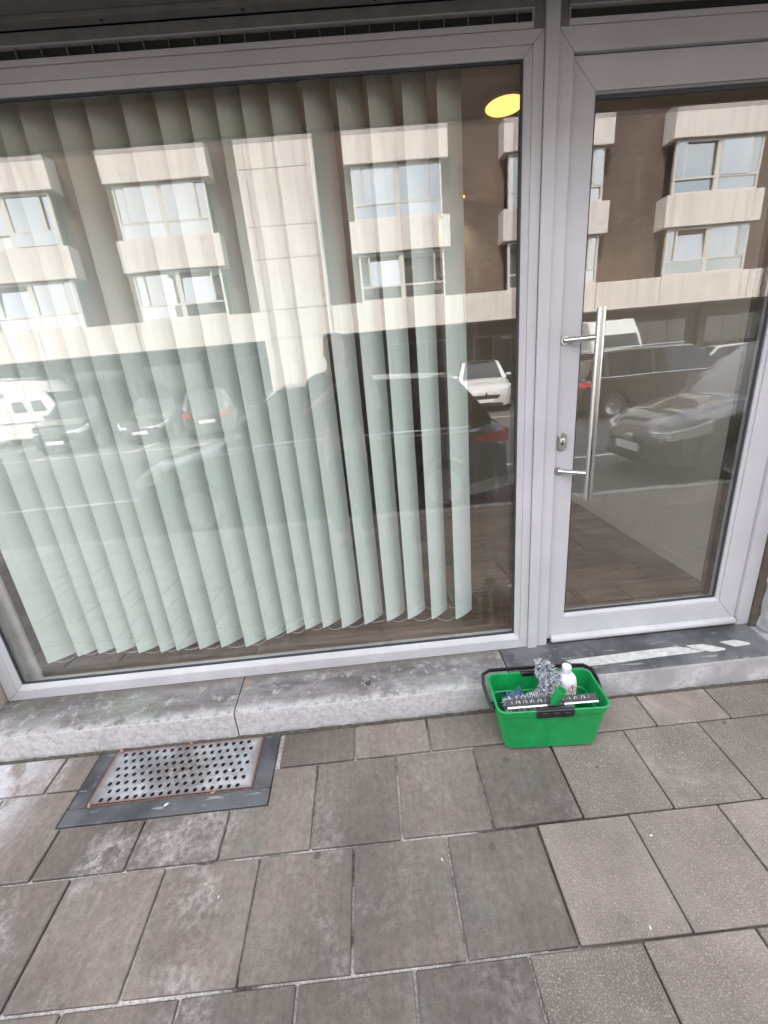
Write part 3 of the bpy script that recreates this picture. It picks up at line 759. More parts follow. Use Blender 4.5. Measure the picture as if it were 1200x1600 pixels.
for z in (1.452, .965):
    p = MB(); p.tube([(.745, .013, z), (.832, -.062, z)], .0098, 18); p.obj('bar_mount', M['steel'], door, smooth=40)
    p = MB(); p.lathe([(.017, DY-.004), (.018, DY-.0025), (.018, DY+.001)], (.746, 0, z), 20, 'y'); p.obj('mount_rose', M['steel'], door, smooth=40)
es = MB(); pts = [(.0165*math.cos(a)+.752, .0165*math.sin(a)+1.083+(.018 if math.sin(a) > 0 else -.018)) for a in [i*math.pi/12+.001 for i in range(24)]]
es.prism(pts, DY-.009, DY+.001, 'y', bev=.0015); es = es.obj('lock_plate', M['steel'], door, smooth=40)
MB().lathe([(.0085, DY-.0105), (.0085, DY-.008)], (.752, 0, 1.090), 16, 'y').obj('lock_cylinder', M['lamp_rim'], es).matrix_parent_inverse = Matrix.Translation(-Vector(door.location))
MB().box(.7495, .7545, DY-.0112, DY-.0104, 1.070, 1.092).obj('key_slot', M['black'], es).matrix_parent_inverse = Matrix.Translation(-Vector(door.location))
for o in list(es.children): o.matrix_parent_inverse = Matrix.Identity(4)

# ------------------------------------------------------------------ shop room
room_floor = MB().quad((-1.9, .11, .138), (1.80, .11, .138), (1.80, 6.5, .138), (-1.9, 6.5, .138)).obj('room_floor', M['seam']); props(room_floor, kind='structure')
pw, plen = .19, 1.25
pme = MB().box(-plen/2+.001, plen/2-.001, -pw/2+.001, pw/2-.001, -.01, 0, bev=.001).mesh('floor_plank'); pme.materials.append(M['plank'])
for r_ in range(18):
    y = .11+pw*(r_+.5); off = (r_*.47) % plen
    for c in range(5):
        x = -1.9-plen/2+off+plen*c
        if x-plen/2 > 1.72 or x+plen/2 < -1.95: continue
        o = link('floor_plank', pme, room_floor); o.location = (x, y, .1495)
def sheet(name, a, b_, c, d, mat):
    o = MB().quad(a, b_, c, d).obj(name, mat); props(o, kind='structure'); return o
rw = MB().box(1.765, 1.9, .09, 2.9, .13, 2.62).obj('room_wall_right', M['side_wall']); props(rw, kind='structure')
rl = MB().box(-2.0, -1.86, .11, 6.5, .13, 2.62).obj('room_wall_left', M['room_wall']); props(rl, kind='structure')
rb = MB().box(-2.0, 3.2, 6.5, 6.65, .13, 2.62).obj('room_wall_back', M['room_wall']); props(rb, kind='structure')
rc = MB().box(-2.0, 3.2, .105, 6.65, 2.60, 2.70).obj('room_ceiling', M['room_ceiling']); props(rc, kind='structure')
hw = MB().box(-2.0, 1.9, .087, .10, 2.31, 2.70).obj('room_wall_front', M['room_wall']); props(hw, kind='structure')
MB().box(1.752, 1.764, .11, 2.6, .151, .22).obj('skirting_board', M['side_wall'], rw)
# angled partition with pale skirting
part = empty('partition_wall', (1.15, 2.45, .15), label='taupe inner partition with pale skirting seen through the gap beside the blind', cat='partition')
pa, pb = Vector((.72, 2.255, 0)), Vector((1.75, 2.72, 0))
def slant(name, a, b_, th, z0, z1, mat, off=0):
    d = (b_-a).normalized(); n_ = Vector((d.y, -d.x, 0))
    P = [a+n_*off, b_+n_*off, b_+n_*(off-th), a+n_*(off-th)]
    m_ = MB(); m_.prism([(p.x, p.y) for p in P], z0, z1, 'z'); return m_.obj(name, mat, part)
slant('wall_panel', pa, pb, .1, .15, 2.6, M['room_wall'])
slant('skirting_board', pa, pb, .012, .151, .26, M['skirting'], .0125)
# lit ceiling lamps
for i, (x, y, k, lab) in enumerate(((.823, .955, 1.0, 'round lit warm ceiling lamp near the post, top right of the window'), (.86, 2.12, .42, 'small lit ceiling lamp deeper in the shop, beside the last blind slats'), (.80, 4.4, .5, 'farthest lit ceiling lamp glimpsed between the blind slats'))):
    lm = empty('ceiling_lamp', (x, y, 2.6), label=lab, cat='lamp', group='round ceiling lamps')
    MB().lathe([(.096*k, 2.566), (.102*k, 2.572), (.102*k, 2.5995)], (x, y, 0), 32).obj('housing', M['lamp_rim'], lm, smooth=40)
    MB().lathe([(.060*k, 2.557), (.086*k, 2.560), (.093*k, 2.5655)], (x, y, 0), 32).obj('diffuser', M['lamp_glow'], lm, smooth=40)
    ld = bpy.data.lights.new('lamp_light', 'SPOT'); ld.energy = 1.8; ld.color = (1, .8, .58); ld.spot_size = R(150); ld.spot_blend = .6; ld.shadow_soft_size = .004
    lo = bpy.data.objects.new('lamp_light', ld); COL.objects.link(lo); lo.location = (x, y, 2.5525)
# vertical blind
blind = empty('vertical_blind', (-.6, .12, .25), label='pale green vertical slat blind hanging behind the shop window', cat='blind')
slat_x = [-1.575, -1.43, -1.334, -1.252, -1.156, -1.055, -.981, -.878, -.777, -.665, -.561, -.463, -.375, -.294, -.206, -.1, .006, .105, .216, .328]
slat_z = [.258, .279, .282, .275, .262, .253, .254, .248, .247, .236, .262, .285, .296, .295, .283, .290, .294, .294, .281, .267]
MB().box(-1.66, .46, .11, .155, 2.56, 2.598, bev=.003).obj('headrail', M['skirting'], blind)
rr = random.Random(3); ends = []
for i, (x, z) in enumerate(zip(slat_x, slat_z)):
    a = R(40 + rr.uniform(-3, 3))
    W = .118; n = 8
    d = Vector((math.cos(a), math.sin(a), 0)); nn = Vector((d.y, -d.x, 0))
    ztop = 2.556; tw = rr.uniform(-.05, .05)
    m_ = MB(); bm = m_.bm; nz = 10; grid = []
    for j in range(nz+1):
        t_ = j/nz; zz_ = z+(ztop-z)*t_; row = []
        aa = a+tw*t_; dd = Vector((math.cos(aa), math.sin(aa), 0)); n2 = Vector((dd.y, -dd.x, 0))
        for k in range(n+1):
            u = k/n; bow = .005*math.sin(math.pi*u) + .0012*math.sin(5*t_+i)
            p = Vector((x, .10, zz_)) + dd*(W*u) + n2*bow
            row.append(p)
        grid.append(row)
    th = .0009
    Fv = [[bm.verts.new(p + nn*th/2) for p in r_] for r_ in grid]; Bv = [[bm.verts.new(p - nn*th/2) for p in r_] for r_ in grid]
    for j in range(nz):
        for k in range(n):
            bm.faces.new((Fv[j][k], Fv[j][k+1], Fv[j+1][k+1], Fv[j+1][k])); bm.faces.new((Bv[j][k], Bv[j+1][k], Bv[j+1][k+1], Bv[j][k+1]))
    for j in range(nz):
        bm.faces.new((Fv[j][0], Fv[j+1][0], Bv[j+1][0], Bv[j][0])); bm.faces.new((Fv[j][n], Bv[j][n], Bv[j+1][n], Fv[j+1][n]))
    for k in range(n):
        bm.faces.new((Fv[0][k], Bv[0][k], Bv[0][k+1], Fv[0][k+1])); bm.faces.new((Fv[nz][k], Fv[nz][k+1], Bv[nz][k+1], Bv[nz][k]))
    bmesh.ops.recalc_face_normals(bm, faces=bm.faces)
    s_ = m_.obj('slat', M['blind'], blind, smooth=40)
    # weighted hem pocket
    h = MB(); rings = []
    for zz_ in (z+.0005, z+.034):
        ring = []
        for k in range(n+1): ring.append(Vector((x, .10, zz_))+d*(W*(.02+.96*k/n))+nn*(.005*math.sin(math.pi*k/n)+.0019))
        for k in range(n, -1, -1): ring.append(Vector((x, .10, zz_))+d*(W*(.02+.96*k/n))+nn*(.005*math.sin(math.pi*k/n)-.0019))
        rings.append(ring)
    h.loft(rings); hm = h.obj('hem_weight', M['blind'], s_, smooth=40)
    hm.matrix_parent_inverse = Matrix.Identity(4)
    ends.append((Vector((x, .10, z+.02))+d*.008+nn*.004, Vector((x, .10, z+.02))+d*(W-.006)+nn*.003))
bead = bmesh.new(); bmesh.ops.create_icosphere(bead, subdivisions=1, radius=.0021); bead_v = [v.co.copy() for v in bead.verts]; bead_f = [[v.index for v in f.verts] for f in bead.faces]; bead.free()
def chain(pts_pairs, name):
    V_, F_ = [], []
    for a, b_, sag in pts_pairs:
        L = (b_-a).length+.01; n = max(4, int(L/.0062))
        for i in range(n+1):
            t_ = i/n; p = a.lerp(b_, t_); p.z -= sag*4*t_*(1-t_)
            o_ = len(V_); V_ += [p+c for c in bead_v]; F_ += [[o_+q for q in f] for f in bead_f]
    me = bpy.data.meshes.new(name); me.from_pydata(V_, [], F_); link(name, me, blind, M['chain'], True)
for k in (0, 1):
    pairs = [(ends[i][k], ends[i+1][k], rr.uniform(.012, .03)) for i in range(len(ends)-1)]
    chain(pairs, 'bead_chain')
# ------------------------------------------------------------------ apartment block across the street
bld = empty('apartment_building', (1, -19, -.4), label='brown brick apartment block with cream bay panels, seen reflected in the glass', cat='building')
BF, BW = -18.0, -18.72                   # front of the bays, brick wall behind
BG = road_z(-19.4)+.10
MB().box(-26, 30, -26, BW, 3.0, 11.0).obj('wall', M['brick'], bld)
MB().box(-26, 30, -26, -21.6, BG, 2.99).obj('ground_floor_wall', M['recess'], bld)
MB().box(-26, 30, -21.55, BW-.01, 2.90, 2.985).obj('arcade_ceiling', M['recess'], bld)
rf = MB().box(-26.3, 30.3, -26.3, BW+.30, 11.01, 11.25).obj('roof', M['panel_joint'], bld)
# continuous band in panels
bx = [-26, -21.6, -17.9, -13.2, -9.17, -3.9]
def band_piece(x0, x1, z0=2.88, z1=4.0, y0=BF, y1=BW+.001):
    MB().box(x0+.012, x1-.012, y1, y0, z0, z1, bev=.01).obj('band_panel', M['panel'], bld)
for a, c in zip(bx[:-1], bx[1:]): band_piece(a, c)
for a, c in ((-1.05, 4.62), (4.62, 7.0), (7.0, 10.35), (10.35, 13.15), (13.15, 17.05), (17.05, 17.65)): band_piece(a, c)
for a, c in ((17.9, 23), (23, 30)): band_piece(a, c)
for a in (-21.6, -17.9, -13.2, -9.17, 4.62, 7.0, 10.35, 13.15): MB().box(a-.011, a+.011, BW, BF-.03, 2.89, 3.99).obj('panel_joint', M['panel_joint'], bld)
# stair tower clad in panels
TX = [-3.885, -3.60, -2.47, -1.065]; TZ = [BG, 2.9, 4.0, 5.82, 6.95, 8.82, 9.95, 11.4]
MB().box(-3.87, -1.08, BW-.3, BF+.235, BG, 11.38).obj('tower_core', M['panel_joint'], bld)
for a, c in zip(TX[:-1], TX[1:]):
    for z0, z1 in zip(TZ[:-1], TZ[1:]):
        MB().box(a+.006, c-.006, BF+.2, BF+.28, z0+.008, z1-.008, bev=.006).obj('tower_panel', M['panel'], bld)
for xx in (-3.885, -1.065):
    MB().box(xx-.04, xx+.04, BW-.001, BF+.24, BG, 11.38).obj('tower_side', M['panel'], bld)
MB().box(-1.0, -.93, BW+.02, BW+.09, 4.0, 11.0).obj('downpipe', plain('dark_downpipe', (.08, .04, .035), .6), bld)
# bays: spandrels and windows
def far_window(x0, x1, z0, z1, split, tilted):
    y = BF-.16; fw = .085
    w = MB(); w.box(x0, x1, BW+.0, y-.12, z0-.02, z1+.02); root = w.obj('window', M['recess'], bld)
    def sub(name, b_, mat, rot=None):
        o = b_.obj(name, mat, None); o.parent = root; o.matrix_parent_inverse = Matrix.Identity(4); o.matrix_parent_inverse = Matrix.Translation(Vector((0, 0, 0)))
        return o
    f = MB(); f.box(x0, x1, y-.06, y, z1-fw, z1); f.box(x0, x1, y-.06, y, z0, z0+fw)
    zt = z0+.52
    for a, c in ((x0, x0+fw), (x1-fw, x1), (split-.1, split+.1)): f.box(a, c, y-.061, y+.001, z0+.001, z1-.001)
    f.box(x0, x1, y-.062, y+.002, zt, zt+.07)
    narrow = [x0+.42, x1-.42]
    for a in narrow: f.box(a-.035, a+.035, y-.063, y+.003, zt+.002, z1-.002)
    me_o = f.obj('frame', M['pvc'], None); me_o.parent = root
    me_o['kind'] = 'stuff'
    cells = [(x0+fw, split-.1, z0+fw, zt), (split+.1, x1-fw, z0+fw, zt), (x0+fw, narrow[0]-.035, zt+.07, z1-fw), (narrow[0]+.035, split-.1, zt+.07, z1-fw),
             (split+.1, narrow[1]-.035, zt+.07, z1-fw), (narrow[1]+.035, x1-fw, zt+.07, z1-fw)]
    for ci, (a, c, d, e) in enumerate(cells):
        p = MB(); p.box(a+.004, c-.004, -.02, 0, 0, e-d); o = p.obj('pane', M['far_glass'], None)
        o.parent = root; o.location = (0, y-.03, d)
        if tilted is not None and ci == tilted: o.rotation_euler = (R(5.5), 0, 0); o.scale = (1, 1, .97)
        else: o.rotation_euler = (R(rnd.uniform(-.35, .35)), 0, R(rnd.uniform(-.3, .3)))
    s_ = MB(); s_.box(x1-.06, x1, BW+.001, y-.061, z0, z1); so_ = s_.obj('side_post', M['pvc'], None); so_.parent = root
    s_ = MB(); s_.box(x0, x0+.06, BW+.001, y-.061, z0, z1); so_ = s_.obj('side_post', M['pvc'], None); so_.parent = root
bays = [(-23.3, -19.2), (-15.1, -11.0), (-9.13, -5.06), (.10, 4.14), (6.32, 10.66), (13.05, 17.12), (19.5, 23.6)]
wi = 0
for (x0, x1) in bays:
    for (z0, z1) in ((5.82, 6.95), (8.82, 9.95)):
        MB().box(x0, x1, BW+.001, BF, z0, z1, bev=.012).obj('bay_panel', M['panel'], bld)
    for (z0, z1) in ((4.0, 5.82), (6.95, 8.82), (9.95, 10.98)):
        wi += 1
        far_window(x0+.24, x1-.26, z0+.02, z1-.02, x0+.24+(x1-x0-.5)*.5, [3, 4, None, 4, 3, None][wi % 6])
# arcade: shop fronts and columns
for cx in [-24, -19.5, -15.5, -11.5, -7.5, .8, 5.2, 9.6, 13.6, 17.6, 21.6, 26]:
    MB().box(cx-.18, cx+.18, -21.4, -21.0, BG, 2.89).obj('column', M['recess'], bld)
for cx in [-22, -17.5, -13.5, -9.5, -5.8, 3, 7.4, 11.6, 15.6, 19.6, 23.8]:
    w = MB(); w.box(cx-1.5, cx+1.5, -21.59, -21.52, BG+.35, 2.45); root = w.obj('shop_front', M['pvc'], bld)
    for a, c in ((-1.44, -.5), (-.44, .44), (.5, 1.44)):
        p = MB(); p.box(cx+a, cx+c, -21.515, -21.5, BG+.42, 2.38); o = p.obj('pane', M['car_glass'], None); o.parent = root

# ------------------------------------------------------------------ cars
def paint_mat(name, col, metal=.0): 
    return plain(name, col, .25, metal, .5, 1.0)
M['tyre'] = plain('tyre_rubber', (.02, .02, .02), .8); M['rim'] = plain('alloy_rim', (.45, .45, .46), .3, .9)
M['plastic'] = plain('black_plastic', (.02, .02, .022), .5); M['head'] = plain('headlight_glass', (.75, .78, .8), .08, 0, .8, 1)
M['tail'] = plain('tail_light_red', (.5, .02, .03), .12, 0, .6, 1); M['plate'] = plain('number_plate', (.75, .75, .74), .5); M['chrome'] = plain('chrome', (.8, .8, .8), .08, 1)
def lerp(tab, x):
    for (a, va), (b_, vb) in zip(tab[:-1], tab[1:]):
        if x <= b_: 
            t_ = (x-a)/(b_-a) if b_ > a else 0; t_ = max(0, min(1, t_)); return va+(vb-va)*t_
    return tab[-1][1]
def smooth_tab(tab, x):
    for (a, va), (b_, vb) in zip(tab[:-1], tab[1:]):
        if x <= b_:
            t_ = max(0, min(1, (x-a)/(b_-a))); t_ = t_*t_*(3-2*t_); return va+(vb-va)*t_
    return tab[-1][1]
def make_car(name, loc, rz, paintm, label, L=4.4, W=1.8, H=1.5, hood=.98, kind='hatch', emblem=None, group='cars parked along the street', rails=False, light_tail=True):
    """local x forward; profile from front (+L/2) to rear (-L/2)"""
    root = empty(name, loc, rz, label, 'car', group)
    hl = L/2; hw = W/2; wr = .325; wx = (hl-.86, -hl+.80); belt = hood+.02
    # belt/hood line z along x (front -> rear given as sorted x)
    wsb, wst = hl-1.22, hl-1.95                        # windscreen base / top
    if kind == 'hatch': rst, rsb, tail = -hl+.62, -hl+.16, belt-.02
    elif kind == 'fast': rst, rsb, tail = -hl+1.25, -hl+.22, belt+.06
    elif kind == 'wagon': rst, rsb, tail = -hl+.42, -hl+.12, belt-.02
    else: rst, rsb, tail = -hl+1.35, -hl+.75, belt+.0
    top = [(-hl, tail-.22), (-hl+.06, tail-.04), (-hl+.2, tail), (0, belt), (wsb, hood), (hl-.35, hood-.16), (hl-.1, hood-.28), (hl, hood-.42)]
    halfw = [(-hl, hw*.82), (-hl+.25, hw*.95), (-hl+.8, hw), (hl-1.0, hw), (hl-.35, hw*.93), (hl-.08, hw*.74), (hl, hw*.6)]
    bot = .22
    xs = sorted(set([-hl, -hl+.06, -hl+.15, -hl+.3] + [w_+wr*1.14*math.cos(math.pi*k/8) for w_ in wx for k in range(9)] + [-hl+1.4+i*(L-2.7)/8 for i in range(9)] + [hl-.5, hl-.35, hl-.22, hl-.12, hl-.05, hl]))
    rings = []
    for x in xs:
        zb_ = bot + (.1 if x in (xs[0], xs[-1]) else 0)
        for w_ in wx:
            dx = abs(x-w_)
            if dx <= wr*1.14+1e-6: zb_ = max(zb_, wr + math.sqrt(max(0, (wr*1.14)**2-dx*dx)))
        w = lerp(halfw, x); zt = smooth_tab(top, x); m1 = max(zb_+.02, .42); m2 = max(m1+.05, zt-.28); m3 = max(m2+.02, zt-.08)
        half = [(0, zb_), (w*.9, zb_), (w*.985, zb_+.03 if zb_ < .35 else zb_+.005), (w*1.0, m1), (w*1.0, m2), (w*.965, m3), (w*.86, zt), (w*.45, zt+.02), (0, zt+.03)]
        rings.append([(x, y, z) for y, z in half]+[(x, -y, z) for y, z in half[-2:0:-1]])
    b_ = MB(); b_.loft(rings); b_.obj('body', paintm, root, smooth=38, wc=False)
    # greenhouse
    zr = H
    def gh(x):  # roof height
        if x >= wst: t_ = (x-wst)/(wsb-wst); return zr+(hood-zr)*t_**1.15 - .0
        if x <= rst: t_ = (rst-x)/(rst-rsb); return zr-.03+(tail-(zr-.03))*t_**1.25
        t_ = (x-rst)/(wst-rst); return zr-.03+.03*t_+.035*math.sin(math.pi*t_)
    def rows(xa, xb, n, fn):
        for i in range(n): fn(xa+(xb-xa)*i/n, xa+(xb-xa)*(i+1)/n)
    def bw(x): return lerp(halfw, x)*.93
    def prof(x):
        z1_ = gh(x); z0_ = smooth_tab(top, x)-.01; w0 = bw(x); f = max(0.0, min(1.0, (z1_-z0_)/(zr-belt))); w1 = w0*(1-.22*f)
        return [(x, w0, z0_), (x, w1, z1_-.035*f), (x, w1*.82, z1_), (x, 0, z1_+.015*f)]
    def strip(name, xa, xb, n, i0, i1, mat, both, off=0):
        m_ = MB(); P = [prof(xa+(xb-xa)*i/n) for i in range(n+1)]
        for sgn in ((1, -1) if both == 2 else (both,)):
            V_ = [[m_.bm.verts.new((p[0], sgn*p[1], p[2]+off)) for p in pr[i0:i1+1]] for pr in P]
            for i in range(n):
                for k in range(i1-i0): m_.bm.faces.new((V_[i][k], V_[i][k+1], V_[i+1][k+1], V_[i+1][k]))
        bmesh.ops.remove_doubles(m_.bm, verts=m_.bm.verts, dist=.0008); bmesh.ops.recalc_face_normals(m_.bm, faces=m_.bm.faces)
        m_.obj(name, mat, root, smooth=40, wc=False)
    strip('windscreen', wst-.02, wsb, 6, 2, 3, M['car_glass'], 2)
    strip('roof', rst, wst-.02, 8, 1, 3, paintm, 2)
    strip('rear_window', rsb, rst, 6, 2, 3, M['car_glass'], 2)
    for sg in (1, -1):
        strip('windscreen_pillar', wst-.02, wsb, 6, 1, 2, paintm, sg); strip('rear_pillar', rsb, rst, 6, 1, 2, paintm, sg)
        strip('side_window', rsb+.05, wsb-.02, 22, 0, 1, M['car_glass'], sg)
        # pillars and waist strip
        for px, pw_ in ((wst-.62*(wst-rst)*.55-.25, .07), (rst+.18, .12)):
            m_ = MB(); A, B_ = prof(px-pw_/2), prof(px+pw_/2)
            q = [(A[0][0], sg*(A[0][1]+.012), A[0][2]), (B_[0][0], sg*(B_[0][1]+.012), B_[0][2]), (B_[1][0], sg*(B_[1][1]+.012), B_[1][2]+.01), (A[1][0], sg*(A[1][1]+.012), A[1][2]+.01)]
            m_.quad(*q); m_.bm.normal_update(); r_ = bmesh.ops.extrude_face_region(m_.bm, geom=m_.bm.faces[:]); bmesh.ops.translate(m_.bm, verts=[v for v in r_['geom'] if isinstance(v, bmesh.types.BMVert)], vec=(0, -sg*.02, 0))
            bmesh.ops.recalc_face_normals(m_.bm, faces=m_.bm.faces); m_.obj('door_pillar', M['plastic'], root, wc=False)
        t_ = MB(); t_.tube([(x, sg*(bw(x)+.03), smooth_tab(top, x)-.015) for x in [wsb-.1-(wsb-.1-rsb-.3)*i/8 for i in range(9)]], .012, 6); t_.obj('waist_trim', M['chrome'], root, wc=False, smooth=50)
        if rails:
            t_ = MB(); t_.tube([(x, sg*bw(x)*.74, gh(x)+.05) for x in [wst-.25-(wst-rst-.4)*i/6 for i in range(7)]], .014, 6); t_.obj('roof_rail', M['chrome'], root, wc=False, smooth=50)
        mi_ = MB(); mi_.loft([[(wsb-.28+.06*math.cos(a)*s_, sg*(hw*.93+y_), belt+.07+.065*math.sin(a)*s_) for a in [k*math.pi/5 for k in range(10)]] for y_, s_ in ((.0, .5), (.05, .95), (.14, 1), (.19, .6))]); mi_.obj('mirror', paintm, root, smooth=50, wc=False)
        # headlight follows the front corner
        h_ = MB(); rg = []
        for k in range(6):
            x = hl-.02-.095*k; y_ = lerp(halfw, x)*.99; zc = hood-.40+.028*k
            rg.append([(x+.012, sg*(y_*.80 if k == 0 else y_+.006), zc-.055), (x+.012, sg*(y_*.80 if k == 0 else y_+.008), zc+.05+.006*k), (x-.02, sg*(y_*.70), zc+.055), (x-.02, sg*y_*.70, zc-.05)])
        h_.loft(rg); h_.obj('headlight', M['head'], root, smooth=30, wc=False)
        tl = MB(); rg = []
        for k in range(5):
            x = -hl+.0+.105*k; y_ = lerp(halfw, x)
            rg.append([(x-.012, sg*(y_*1.0+.008), tail-.235+.012*k), (x-.012, sg*(y_*.985+.008), tail-.09-.008*k), (x-.012, sg*(y_*(.62 if k == 0 else .8)), tail-.10-.008*k), (x-.012, sg*(y_*(.62 if k == 0 else .8)), tail-.22+.012*k)])
        tl.loft(rg); tl.obj('tail_light', M['tail'], root, smooth=30, wc=False)
        for wxx in wx:
            we = MB(); we.lathe([(wr*.62, sg*(hw-.22)), (wr*.96, sg*(hw-.20)), (wr, sg*(hw-.16)), (wr, sg*(hw-.05)), (wr*.95, sg*(hw-.015)), (wr*.68, sg*(hw-.01)), (wr*.66, sg*(hw-.05))], (wxx, 0, wr), 28, 'y'); wo = we.obj('wheel', M['tyre'], root, smooth=40, wc=False)
            ri = MB(); ri.lathe([(wr*.65, sg*(hw-.06)), (wr*.65, sg*(hw-.02)), (wr*.60, sg*(hw-.03)), (.05, sg*(hw-.045)), (.04, sg*(hw-.02))], (wxx, 0, wr), 24, 'y'); ri.obj('rim', M['rim'], wo, smooth=30, wc=False)
    g = MB(); g.loft([[(hl+.012, y_, z) for y_, z in ((-hw*.5, hood-.5), (hw*.5, hood-.5), (hw*.42, hood-.62), (-hw*.42, hood-.62))], [(hl-.06, y_, z) for y_, z in ((-hw*.5, hood-.5), (hw*.5, hood-.5), (hw*.42, hood-.62), (-hw*.42, hood-.62))]]); g.obj('grille', M['plastic'], root, wc=False)
    g = MB(); g.box(hl-.15, hl+.018, -hw*.6, hw*.6, .22, .34, bev=.02); g.obj('front_bumper_insert', M['plastic'], root, wc=False)
    g = MB(); g.box(-hl-.03, -hl+.2, -hw*.8, hw*.8, .24, .42, bev=.03); g.obj('rear_bumper_insert', M['plastic'], root, wc=False)
    for sx in (1, -1):
        p = MB(); xx = sx*(hl+.022); p.box(min(xx, xx+sx*.008), max(xx, xx+sx*.008), -.26, .26, .36 if sx > 0 else .56, .47 if sx > 0 else .67, bev=.004); p.obj('number_plate', M['plate'], root, wc=False)
    if emblem == 'diamond':
        e = MB(); z0 = hood-.52; x0 = hl+.03
        out = [(0, .12), (.085, 0), (0, -.12), (-.085, 0)]; inn = [(0, .062), (.042, 0), (0, -.062), (-.042, 0)]
        for i in range(4):
            a, c, d, f_ = out[i], out[(i+1) % 4], inn[(i+1) % 4], inn[i]
            e.prism([(p_[0], z0+p_[1]) for p_ in (a, c, d, f_)], x0-.02, x0+.012, 'x')
        e.obj('emblem', M['chrome'], root, wc=False)
    elif emblem:
        e = MB(); e.lathe([(.075, hl-.02), (.075, hl+.022), (.05, hl+.03)], (0, 0, hood-.47), 18, 'x'); e.obj('emblem', M['chrome'], root, wc=False, smooth=40)
    return root
def car_z(y): return road_z(y)
P_near = plain('blue_grey_metallic_car_paint', (.075, .08, .09), .22, .55, .5, 1.0)
P_black = paint_mat('black_car_paint', (.012, .012, .014)); P_dark = paint_mat('dark_grey_car_paint', (.045, .047, .052), .3)
P_white = paint_mat('white_car_paint', (.58, .57, .56)); P_grey = paint_mat('mid_grey_car_paint', (.11, .11, .115), .3); P_brown = paint_mat('brown_black_car_paint', (.03, .026, .022), .2)
make_car('parked_car', (-.63, -4.02, car_z(-4.0)), math.pi, P_near, 'dark hatchback parked at the near kerb behind the photographer, reflected across the blind', L=4.55, W=1.8, H=1.62, hood=1.02, kind='hatch')
make_car('parked_car', (5.82, -4.02, car_z(-4.0)), math.pi, P_near, 'dark car with its front facing left, reflected in the glass door', L=4.4, W=1.78, H=1.62, hood=.98, kind='hatch', emblem='round')
make_car('parked_car', (4.5, -15.2, car_z(-15)), R(99), P_white, 'white crossover facing the shop, reflected right of the blind', L=4.45, W=1.86, H=1.70, hood=1.10, kind='hatch', emblem='diamond')
make_car('parked_car', (-10.05, -14.6, car_z(-14)), R(87), P_black, 'black sport utility car reflected in front of the white camper van', L=4.6, W=1.88, H=1.68, hood=1.08, kind='wagon')
make_car('parked_car', (-7.75, -15.3, car_z(-15)), R(88), P_black, 'dark car reflected behind the blind between black sport utility and grey hatchback', L=4.3, W=1.8, H=1.48, hood=.95, kind='hatch')
make_car('parked_car', (-5.5, -14.85, car_z(-15)), R(-97), P_grey, 'grey hatchback showing its tail, reflected left of the stair tower', L=4.1, W=1.75, H=1.62, hood=1.0, kind='hatch')
make_car('parked_car', (8.0, -10.0, car_z(-10)), R(2), P_brown, 'dark estate car with chrome waist trim, reflected upper middle of the glass door', L=4.8, W=1.84, H=1.66, hood=1.05, kind='wagon', rails=True)
make_car('parked_car', (13.6, -13.4, car_z(-13)), R(5), P_white, 'white car half hidden behind the estate car in the door reflection', L=4.3, W=1.8, H=1.5, hood=.95, kind='hatch')
make_car('parked_car', (7.1, -16.4, car_z(-16)), R(94), P_brown, 'dark car next to the white crossover, just left of the post', L=4.4, W=1.8, H=1.5, hood=.95, kind='hatch')
